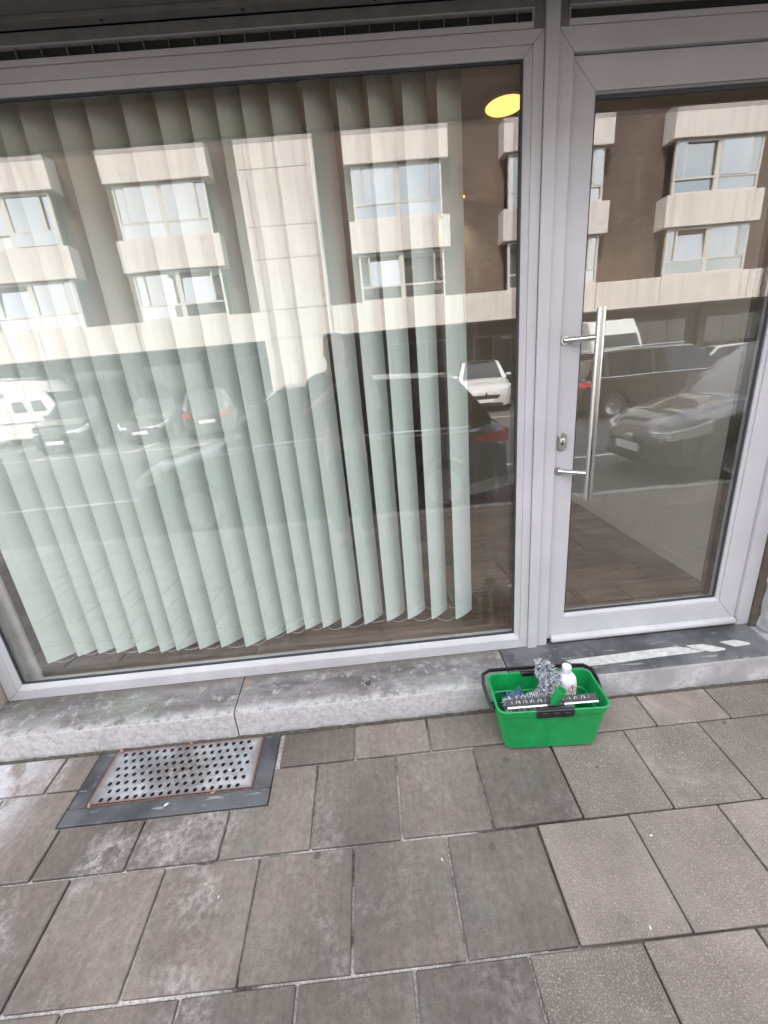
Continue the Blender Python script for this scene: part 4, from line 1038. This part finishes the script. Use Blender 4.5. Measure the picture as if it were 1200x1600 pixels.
def make_van(name, loc, rz, label, L, W, H, camper):
    root = empty(name, loc, rz, label, 'van', 'white vans across the street')
    hl, hw = L/2, W/2
    side = [(-hl, .32), (hl-.08, .32), (hl, .55), (hl-.06, .95), (hl-.62, 1.18), (hl-1.15, H*.80), (hl-1.55, H-.06), (hl-2.0, H), (-hl+.15, H), (-hl+.02, H-.12)]
    ys_ = [(-1, .90), (-.97, .97), (-.86, 1.0), (.86, 1.0), (.97, .97), (1, .90)]
    rings = []
    for t_, s_ in ((-1, .93), (-.985, .98), (-.93, 1), (.93, 1), (.985, .98), (1, .93)):
        rings.append([(x*(1 if abs(t_) < .95 else .985), t_*hw*(1-.10*max(0, (z-1.0)/(H-1.0))), .32+(z-.32)*(1 if abs(t_) < .95 else (.985 if abs(t_) < .99 else .95))) for x, z in side])
    b_ = MB(); b_.loft(rings); b_.obj('body', P_white, root, smooth=35, wc=False)
    def wy(z): return hw*(1-.10*max(0, (z-1.0)/(H-1.0)))+.012
    zs_ = (1.36, 1.76) if camper else (1.15, 1.62)
    for sg in (1, -1):
        for a, c in (((-hl+.5, -hl+.95), (-hl+1.55, -hl+2.2), (-hl+2.9, -hl+3.3), (hl-1.72, hl-1.32)) if camper else ((hl-1.95, hl-1.2),)):
            m_ = MB(); z0, z1 = zs_
            m_.loft([[(a, sg*wy(z0), z0), (c+.12, sg*wy(z0), z0), (c, sg*wy(z1), z1), (a, sg*wy(z1), z1)], [(a, sg*(wy(z0)-.03), z0), (c+.12, sg*(wy(z0)-.03), z0), (c, sg*(wy(z1)-.03), z1), (a, sg*(wy(z1)-.03), z1)]]); m_.obj('side_window', M['car_glass'], root, wc=False)
        t_ = MB(); t_.tube([(-hl+.1, sg*(hw+.008), .95), (hl-.7, sg*(hw+.008), .95)], .012, 6); t_.obj('trim_line', M['plastic'], root, wc=False)
        for wxx in (hl-.95, -hl+1.0):
            we = MB(); we.lathe([(.2, sg*(hw-.2)), (.34, sg*(hw-.18)), (.34, sg*(hw-.03)), (.22, sg*(hw+.012))], (wxx, 0, .34), 24, 'y'); wo = we.obj('wheel', M['tyre'], root, smooth=40, wc=False)
            ri = MB(); ri.lathe([(.21, sg*(hw-.03)), (.2, sg*(hw+.014)), (.05, sg*(hw+.008))], (wxx, 0, .34), 20, 'y'); ri.obj('rim', M['rim'], wo, smooth=30, wc=False)
        h_ = MB(); h_.box(hl-.12, hl+.012, min(sg*hw*.62, sg*hw*.93), max(sg*hw*.62, sg*hw*.93), .72, .95, bev=.02); h_.obj('headlight', M['head'], root, wc=False)
        h_ = MB(); h_.box(-hl-.015, -hl+.06, min(sg*hw*.84, sg*hw*.95), max(sg*hw*.84, sg*hw*.95), .8, 1.25, bev=.01); h_.obj('tail_light', M['tail'], root, wc=False)
    x0, z0, x1, z1 = hl-.62, 1.19, hl-1.13, H*.79
    n_ = Vector((z1-z0, 0, x0-x1)).normalized()*.015
    m_ = MB(); m_.loft([[(x0+n_.x*k, -hw*.86, z0+n_.z*k), (x0+n_.x*k, hw*.86, z0+n_.z*k), (x1+n_.x*k, hw*.78, z1+n_.z*k), (x1+n_.x*k, -hw*.78, z1+n_.z*k)] for k in (1, -1)]); m_.obj('windscreen', M['car_glass'], root, wc=False)
    g = MB(); g.box(hl-.1, hl+.014, -hw*.55, hw*.55, .6, .85, bev=.02); g.obj('grille', M['plastic'], root, wc=False)
    g = MB(); g.box(-hl-.02, -hl+.03, -hw*.7, hw*.7, 1.25, H-.55, bev=.01); g.obj('rear_window', M['car_glass'], root, wc=False)
    if camper:
        for sg in (1, -1):
            t_ = MB(); t_.tube([(-hl+.4, sg*hw*.62, H+.12), (hl-2.4, sg*hw*.62, H+.12)], .018, 6); t_.obj('roof_rail', M['chrome'], root, wc=False)
        for xx in (-hl+.5, -hl+1.6, hl-2.6):
            t_ = MB(); t_.tube([(xx, -hw*.62, H-.02), (xx, -hw*.62, H+.12), (xx, hw*.62, H+.12), (xx, hw*.62, H-.02)], .015, 6); t_.obj('roof_bar', M['chrome'], root, wc=False)
        g = MB(); g.box(-hl+2.2, -hl+2.65, -hw*.96, hw*.96, 2.0, 2.12); g.obj('side_vent', M['rim'], root, wc=False)
    return root
make_van('camper_van', (-14.1, -17.25, car_z(-17)), R(2), 'white camper van with side windows and roof rack, far left of the reflection', 5.4, 1.98, 2.55, True)
make_van('delivery_van', (9.8, -16.6, car_z(-16)), R(93), 'white high roof van reflected behind the estate car in the door glass', 5.2, 1.98, 2.8, False)

# ------------------------------------------------------------------ photographer
def skin_obj(name, chains, mat, parent, levels=2, root_idx=0, smooth=True):
    """chains: list of lists of (pos, (rx, ry)); first point of a later chain may be an int index to branch from"""
    V_, E_, Rr = [], [], []
    for ch in chains:
        prev = None
        for it in ch:
            if isinstance(it, int): prev = it; continue
            V_.append(it[0]); Rr.append(it[1] if isinstance(it[1], tuple) else (it[1], it[1])); i = len(V_)-1
            if prev is not None: E_.append((prev, i))
            prev = i
    me = bpy.data.meshes.new(name); me.from_pydata(V_, E_, [])
    o = link(name, me, parent, mat)
    bm = bmesh.new(); bm.from_mesh(me); lay = bm.verts.layers.skin.verify()
    for v, r_ in zip(bm.verts, Rr): v[lay].radius = r_
    bm.verts.ensure_lookup_table(); bm.verts[root_idx][lay].use_root = True
    bm.to_mesh(me); bm.free()
    sk = o.modifiers.new('skin', 'SKIN'); sk.use_smooth_shade = True
    sb = o.modifiers.new('sub', 'SUBSURF'); sb.levels = levels; sb.render_levels = levels
    return o
def person():
    gx, gy = -.205, -2.0; g0 = gz(gy)+.01
    p = empty('person', (gx, gy, g0), label='person in dark T-shirt holding up a phone, mirrored in the blind', cat='person')
    skin = plain('skin', (.40, .24, .17), .55, noise=.06); shirt = plain('dark_shirt', (.045, .045, .05), .9, noise=.2, nscale=15); trou = plain('dark_trousers', (.03, .035, .05), .9, noise=.2); shoe = plain('dark_shoes', (.03, .03, .03), .6); hair = plain('dark_hair', (.02, .015, .012), .6)
    T = 1.80
    # body in local coordinates: +y faces the shop
    ph = Vector((.19, .40, 1.42-g0-.01))            # phone relative to the person root
    rs, ls = Vector((.20, .0, 1.46)), Vector((-.20, 0, 1.46))
    re_, le = Vector((.31, .12, 1.21)), Vector((-.27, .10, 1.20))
    rh, lh = Vector((.25, .33, 1.49)), Vector((.07, .33, 1.47))
    body = [[((0, 0, .97), (.15, .11)), ((0, 0, 1.15), (.135, .10)), ((0, -.01, 1.34), (.165, .115)), ((0, -.01, 1.47), (.12, .085)), ((0, 0, 1.55), (.062, .062)), ((0, .015, 1.605), (.072, .078)), ((0, .02, 1.68), (.094, .112)), ((0, .01, 1.75), (.090, .106)), ((0, .0, 1.785), (.06, .07))],
            [3, (tuple(rs), .058), (tuple(re_), .043), (tuple(re_.lerp(rh, .5)), .042), (tuple(rh), (.024, .032)), (tuple(rh+Vector((-.012, .045, .03))), (.016, .036))],
            [3, (tuple(ls), .058), (tuple(le), .043), (tuple(le.lerp(lh, .5)), .042), (tuple(lh), (.024, .032)), (tuple(lh+Vector((.012, .045, .03))), (.016, .036))],
            [0, ((.10, 0, .90), (.095, .10)), ((.12, .02, .50), (.062, .068)), ((.12, -.02, .30), (.058, .062)), ((.12, -.02, .09), (.04, .045)), ((.125, .12, .04), (.042, .03))],
            [0, ((-.10, 0, .90), (.095, .10)), ((-.12, .02, .50), (.062, .068)), ((-.12, -.02, .30), (.058, .062)), ((-.12, -.02, .09), (.04, .045)), ((-.125, .12, .04), (.042, .03))]]
    bo = skin_obj('body', body, skin, p)
    # fingers closed around the phone edges
    for hnd, sx in ((rh, -1), (lh, 1)):
        for k in range(4):
            b0 = hnd+Vector((sx*.005+.0, .055, .055-.021*k))
            skin_obj('finger', [[(tuple(b0+Vector((-sx*.004, -.02, -.004))), .0095), (tuple(b0+Vector((0, .0, 0))), .0092), (tuple(b0+Vector((sx*.022, .006, .0))), .0085), (tuple(b0+Vector((sx*.042-.004*sx*k, -.004, .0))), .0075)]], skin, p, 1)
        b0 = hnd+Vector((sx*.006, .02, .02))
        skin_obj('thumb', [[(tuple(b0), .0115), (tuple(b0+Vector((sx*.022, .006, .022))), .0105), (tuple(b0+Vector((sx*.042, .014, .036))), .009)]], skin, p, 1)
    e = .014
    skin_obj('shirt', [[((0, 0, .93), (.168, .128)), ((0, 0, 1.15), (.152, .117)), ((0, -.01, 1.34), (.181, .131)), ((0, -.01, 1.475), (.132, .096)), ((0, 0, 1.525), (.078, .076))],
        [3, (tuple(rs), .072), (tuple(rs.lerp(re_, .62)), .062)], [3, (tuple(ls), .072), (tuple(ls.lerp(le, .62)), .062)]], shirt, p)
    skin_obj('trousers', [[((0, 0, .97), (.16, .12)), ((0, 0, .92), (.165, .125))], [1, ((.10, 0, .84), (.105, .11)), ((.12, .02, .50), (.078, .084)), ((.12, -.02, .10), (.07, .075))], [1, ((-.10, 0, .84), (.105, .11)), ((-.12, .02, .50), (.078, .084)), ((-.12, -.02, .10), (.07, .075))]], trou, p)
    for sg in (1, -1):
        skin_obj('shoe', [[((sg*.12, -.05, .045), (.045, .045)), ((sg*.122, .05, .045), (.05, .042)), ((sg*.127, .16, .035), (.046, .032))]], shoe, p)
        ey = MB(); ey.lathe([(.004, .108), (.011, .111), (.012, .100)], (sg*.032, 0, 1.668), 12, 'y'); ey.obj('eye', M['plate'], bo, wc=False)
        ey = MB(); ey.lathe([(.005, .1135), (.006, .108)], (sg*.032, 0, 1.668), 10, 'y'); ey.obj('iris', hair, bo, wc=False)
        skin_obj('ear', [[((sg*.078, .0, 1.64), (.012, .016)), ((sg*.084, -.005, 1.665), (.012, .02)), ((sg*.082, -.008, 1.69), (.009, .015))]], skin, p, 1)
    skin_obj('nose', [[((0, .108, 1.685), .010), ((0, .122, 1.655), .013), ((0, .126, 1.64), .015)]], skin, p, 1)
    mo = MB(); mo.tube([(-.026, .100, 1.602), (-.01, .110, 1.604), (.01, .110, 1.604), (.026, .100, 1.602)], .006, 8); mo.obj('mouth', plain('lips', (.32, .14, .12), .5), bo, wc=False, smooth=60)
    skin_obj('hair', [[((0, -.045, 1.66), (.100, .095)), ((0, -.016, 1.755), (.104, .116)), ((0, .0, 1.80), (.08, .096))], [1, ((0, .085, 1.785), (.07, .032))]], hair, p)
    return p
person()
pc = MB(); pc.box(-.036, .042, -1.622, -1.6125, 1.335, 1.49, bev=.004, seg=2); phone = pc.obj('smartphone', plain('phone_black', (.02, .02, .022), .2, 0, .5, .5)); props(phone, 'black smartphone held up by the person reflected in the blind', 'phone')

# ------------------------------------------------------------------ green bucket and contents
BX, BY, BRZ = .586, -.315, R(-3.5)
BZ = gz(BY)+.004
bm_green = plain('green_bucket_plastic', (.005, .235, .058), .42, 0, .5, .05, noise=.14, nscale=22, bump=.05, bscale=400)
bucket = empty('bucket', (BX, BY, BZ), BRZ, 'rectangular green plastic window cleaning bucket on the pavement by the step', 'bucket')
def rrect(w, d, r_, z, n=8, cx=0, cy=0):
    P = []
    for (sx, sy, a0) in ((1, 1, 0), (-1, 1, 90), (-1, -1, 180), (1, -1, 270)):
        for k in range(n+1):
            a = R(a0+90*k/n); P.append((cx+sx*(w/2-r_)+r_*math.cos(a), cy+sy*(d/2-r_)+r_*math.sin(a), z))
    return P
BH = .198
bk = MB()
prof_b = [(.325, .150, .022, .004, 0), (.333, .157, .026, .0, 0), (.345, .166, .03, .006, 0), (.392, .192, .032, BH-.040, 0), (.398, .196, .032, BH-.032, 0), (.404, .202, .034, BH-.028, 0), (.412, .208, .034, BH-.008, 0), (.414, .210, .034, BH, 0),
          (.410, .206, .032, BH+.002, 0), (.398, .196, .030, BH, 0), (.394, .192, .028, BH-.02, 0), (.376, .180, .028, BH-.075, 0), (.366, .172, .026, BH-.078, 0), (.335, .156, .024, .012, 0)]
bk.loft([rrect(w, d, r_, z) for w, d, r_, z, _ in prof_b])
bko = bk.obj('shell', bm_green, bucket, smooth=13, wc=False)
# raised front panel and clips
pn = MB(); pn.loft([[(-.055, -.0868, .050), (.055, -.0868, .050), (.062, -.0955, .150), (-.062, -.0955, .150)], [(-.055, -.075, .050), (.055, -.075, .050), (.062, -.083, .150), (-.062, -.083, .150)]]); bmesh.ops.bevel(pn.bm, geom=pn.bm.edges[:], offset=.0015, segments=2, affect='EDGES'); pn.obj('front_panel', bm_green, bucket, smooth=40, wc=False)
for sy in (-1, 1):
    c = MB(); y0, y1 = sorted((sy*.0975, sy*.1085)); c.box(-.068, .068, y0, y1, BH-.030, BH+.0045, bev=.002); c.box(-.064, .064, min(sy*.092, sy*.0968), max(sy*.092, sy*.0968), BH-.012, BH+.0035, bev=.001)
    for q in (-1, 0, 1): c.box(q*.04-.012, q*.04+.012, min(sy*.1087, sy*.112), max(sy*.1087, sy*.112), BH-.022, BH-.004, bev=.001)
    c.obj('rim_clip', plain('black_clip_plastic', (.012, .012, .013), .4), bucket, wc=False)
hp = [(-.207, -.03, .140), (-.218, 0, .160), (-.226, .055, .190), (-.220, .098, .204), (-.19, .117, .206), (-.1, .119, .206), (0, .119, .206), (.1, .119, .206), (.19, .117, .203), (.220, .098, .196), (.224, .055, .180), (.217, 0, .160), (.207, -.03, .140)]
h_ = MB(); h_.tube(hp, .0115, 10, flat=(.55, 1.0)); h_.obj('bail_handle', plain('black_handle_plastic', (.012, .012, .013), .42), bucket, smooth=50, wc=False)
for sg in (-1, 1):
    k = MB(); k.lathe([(.015, sg*.198), (.016, sg*.205), (.014, sg*.213)], (0, -.01, .145), 16, 'x'); k.obj('handle_pivot', M['plastic'], bucket, smooth=40, wc=False)

def bworld(x, y, z):                       # bucket-local to world
    c, s_ = math.cos(BRZ), math.sin(BRZ); return Vector((BX+c*x-s_*y, BY+s_*x+c*y, BZ+z))
# bottle
bp_ = bworld(.088, .030, .064)
bottle = empty('detergent_bottle', bp_, BRZ+R(6), 'white plastic bottle with hazard label standing in the green bucket', 'bottle')
bmw = plain('white_bottle_plastic', (.60, .62, .64), .35, 0, .5, .1)
bo_ = MB()
def oval(w, d, z, n=24): return [(w/2*math.copysign(abs(math.cos(a))**.8, math.cos(a)), d/2*math.copysign(abs(math.sin(a))**.8, math.sin(a)), z) for a in [2*math.pi*k/n for k in range(n)]]
bo_.loft([oval(w, d, z) for w, d, z in ((.07, .05, 0), (.078, .056, .004), (.080, .058, .02), (.080, .058, .135), (.078, .056, .150), (.070, .050, .165), (.052, .042, .178), (.034, .034, .184), (.030, .030, .188))])
bo_.obj('bottle_body', bmw, bottle, smooth=50, wc=False)
cp_ = MB(); cp_.lathe([(.0165, .186), (.0175, .188), (.0172, .214), (.0145, .217)], n=24); cp_.obj('cap', bmw, bottle, smooth=40, wc=False)
lb = MB(); rings = []
for z in (.05, .149): rings.append([(.0408*math.sin(a)*1.0, -.0297*math.cos(a)**.8, z) for a in [R(-62+124*k/12) for k in range(13)]])
lb.loft(rings, closed=False, cap=False); lb.obj('label', plain('bottle_label_white', (.58, .57, .57), .6), bottle, wc=False, smooth=60)
dm = MB(); cz = .128; cx_ = .012
def dia(r_): return [(cx_, cz+r_), (cx_-r_, cz), (cx_, cz-r_), (cx_+r_, cz)]
o4, i4 = dia(.020), dia(.0165)
for i in range(4):
    dm.prism([o4[i], o4[(i+1) % 4], i4[(i+1) % 4], i4[i]], -.0312, -.0304, 'y')
dm.obj('hazard_diamond', plain('hazard_red', (.55, .03, .05), .5), bottle, wc=False)
ex = MB(); ex.prism([(cx_-.0022, cz+.010), (cx_-.0012, cz-.003), (cx_+.0012, cz-.003), (cx_+.0022, cz+.010)], -.0313, -.0305, 'y'); ex.obj('exclamation_stroke', M['black'], bottle, wc=False)
ex = MB(); ex.prism([(cx_+.0019*math.cos(R(60*k)), cz-.0075+.0019*math.sin(R(60*k))) for k in range(6)], -.0313, -.0305, 'y'); ex.obj('exclamation_dot', M['black'], bottle, wc=False)

# shaggy washer sleeve: curved core with fibres
sleeve = empty('washer_sleeve', bworld(-.06, -.01, .13), 0, 'shaggy grey and white microfibre washer sleeve hanging in the bucket', 'cleaning tool')
path = [bworld(*p) for p in ((-.165, -.040, .165), (-.135, -.044, .172), (-.09, -.042, .174), (-.045, -.036, .176), (-.005, -.018, .184), (.022, .004, .200), (.028, .024, .226), (.018, .038, .250), (.0, .046, .262), (-.024, .052, .262))]
cr = [.022, .027, .027, .027, .030, .034, .032, .029, .027, .020]
ml = MB(); ml.tube(path, [r_*.75 for r_ in cr], 12); ml.obj('core_tube', plain('sleeve_core', (.14, .15, .18), .95), sleeve, smooth=60)
fv, ff, fm = [], [], []
rf_ = random.Random(11)
for i in range(5200):
    t_ = rf_.random()*(len(path)-1.001); k = int(t_); u = t_-k
    c = path[k].lerp(path[k+1], u); r_ = cr[k]*(1-u)+cr[k+1]*u
    tg = (path[k+1]-path[k]).normalized(); a = tg.orthogonal().normalized(); b2 = tg.cross(a)
    th = rf_.random()*2*math.pi; d = a*math.cos(th)+b2*math.sin(th)
    p0 = c+d*r_*.6; L_ = rf_.uniform(.009, .018)
    d2 = (d+tg*rf_.uniform(-.7, .7)+Vector((0, 0, -.45))+a*rf_.uniform(-.4, .4)+b2*rf_.uniform(-.4, .4)).normalized()
    p1 = p0+d*r_*.35+d2*L_*.4; p2 = p1+d2*L_*.7+Vector((0, 0, -.003))
    w = d2.cross(Vector((rf_.uniform(-1, 1), rf_.uniform(-1, 1), rf_.uniform(-1, 1)))).normalized()*rf_.uniform(.0007, .0013)
    w2 = w.cross(d2).normalized()*w.length
    o_ = len(fv); fv += [p0+w, p0-w*.5+w2, p0-w*.5-w2, p1+w, p1-w*.5+w2, p1-w*.5-w2, p2]
    ff += [(o_, o_+1, o_+4, o_+3), (o_+1, o_+2, o_+5, o_+4), (o_+2, o_, o_+3, o_+5), (o_+3, o_+4, o_+6), (o_+4, o_+5, o_+6), (o_+5, o_+3, o_+6)]
    mi = rf_.choices((0, 1, 2), (.42, .3, .28))[0]; fm += [mi]*6
me = bpy.data.meshes.new('pile_fibres'); me.from_pydata(fv, [], ff)
for m_ in (plain('fibre_white', (.62, .63, .64), .95), plain('fibre_navy', (.035, .045, .075), .95), plain('fibre_grey', (.22, .23, .26), .95)): me.materials.append(m_)
for p, mi in zip(me.polygons, fm): p.material_index = mi
fo = link('pile_fibres', me, sleeve, None, True); fo['kind'] = 'stuff'
# blue cloth
cl = MB(); n = 14; V_ = []
rc_ = random.Random(5)
for i in range(n+1):
    row = []
    for j in range(n+1):
        u, v = i/n-.5, j/n-.5
        z = .172+.055*math.exp(-((u+.05)**2*14+(v)**2*22))+.008*math.sin(14*u+5*v)+.007*math.sin(17*v-6*u)
        p = bworld(-.112+u*.085+.008*math.sin(9*v), -.012+v*.075+.006*math.sin(11*u), z); row.append(cl.bm.verts.new(p))
    V_.append(row)
for i in range(n):
    for j in range(n): cl.bm.faces.new((V_[i][j], V_[i+1][j], V_[i+1][j+1], V_[i][j+1]))
bmesh.ops.solidify(cl.bm, geom=cl.bm.faces[:], thickness=.002)
clo = cl.obj('cleaning_cloth', plain('blue_cloth', (.09, .19, .30), .95, noise=.25, nscale=60, bump=.4, bscale=500), None, smooth=60); props(clo, 'crumpled blue cleaning cloth in the left of the green bucket', 'cloth')
# squeegee lying across the front rim
sq = empty('squeegee', bworld(0, -.07, BH), 0, 'squeegee with green handle and steel channel lying across the bucket', 'squeegee')
qa, qb = bworld(-.168, -.084, BH+.004), bworld(.165, -.074, BH+.003)
qd = (qb-qa).normalized()
c = MB(); c.tube([qa, qb], .0034, 8, flat=(1.3, .7)); c.obj('channel', plain('pale_squeegee_channel', (.72, .72, .72), .3, .3), sq, smooth=40)
up = Vector((0, 0, 1)); bk_ = Vector((-qd.y, qd.x, 0))
c = MB(); o0, o1 = qa+bk_*.005+up*.001, qb+bk_*.005+up*.001
c.loft([[o0, o0+bk_*.020+up*.011, o0+bk_*.020+up*.0135, o0+up*.003], [o1, o1+bk_*.020+up*.011, o1+bk_*.020+up*.0135, o1+up*.003]]); c.obj('brush_body', M['plastic'], sq)
tm_ = plain('grey_bristle', (.3, .3, .31), .7)
for k in range(22):
    f0 = .06+.88*k/22
    if .42 < f0 < .6: continue
    p = qa.lerp(qb, f0)+bk_*.009+up*.0078; w_ = .0022+.0014*(k % 3)
    m_ = MB(); s0, s1 = p, p+bk_*.0085+up*.0044; sk_ = qd*(.004 if k % 2 else -.003)
    m_.loft([[s0, s0+qd*w_, s1+qd*w_+sk_, s1+sk_], [s0+up*.0015, s0+qd*w_+up*.0015, s1+qd*w_+sk_+up*.0015, s1+sk_+up*.0015]]); m_.obj('bristle_tuft', tm_, sq)
jm = qa.lerp(qb, .53)
c = MB(); c.tube([jm+Vector((-.03, 0, .0)), jm+Vector((0, 0, .006)), jm+Vector((.03, 0, .0))], [.008, .013, .008], 10, flat=(1, .8)); c.obj('clamp', M['plastic'], sq, smooth=50)
hb = jm+Vector((-.006, .004, .004)); ht = jm+Vector((.016, -.010, .072))
c = MB(); hd_ = (ht-hb).normalized()
c.tube([hb, hb.lerp(ht, .1), hb.lerp(ht, .9), ht, ht, ht-hd_*.062], [.014, .0165, .018, .018, .0148, .014], 20); c.obj('handle_socket', bm_green, sq, smooth=40)
# crumbs on the grate and pavement
for i, (x, y, s_, mt) in enumerate(((-1.155, -.421, .009, 'debris'), (-1.15, -.197, .010, 'debris'), (-.86, -.2, .008, 'debris'), (-.70, -.424, .007, 'debris'), (-.66, -.34, .006, 'white_bit'), (.10, -.72, .004, 'white_bit'), (-.86, -.45, .007, 'white_bit'), (.76, -.72, .004, 'white_bit'), (.62, -.93, .004, 'white_bit'), (-.58, -.75, .0035, 'white_bit'))):
    m_ = MB(); bmesh.ops.create_icosphere(m_.bm, subdivisions=2, radius=s_)
    for v in m_.bm.verts: v.co = Vector((v.co.x*1.3, v.co.y*.6, v.co.z*.35))*rf_.uniform(.75, 1.25)
    o = m_.obj('crumb', M[mt], None, smooth=60); o.location = (x, y, gz(y)+s_*.3+.002); o.rotation_euler = (ang, 0, rf_.uniform(0, 3))
    names_ = {'debris': 'dry orange leaf crumb', 'white_bit': 'tiny white crumb'}
    where = ['at the front left corner of the grate', 'at the back left corner of the grate', 'at the middle of the grate back edge', 'at the front edge of the grate, right half', 'on the right part of the perforated plate', 'on the paving joint in front of the window middle', 'on the bluestone border in front of the grate', 'on the granular slab right of the bucket front', 'on the granular slab joint near the bottom right', 'on the stained slab left of the middle']
    props(o, names_[mt]+' '+where[i], 'crumb', 'crumbs on the pavement')
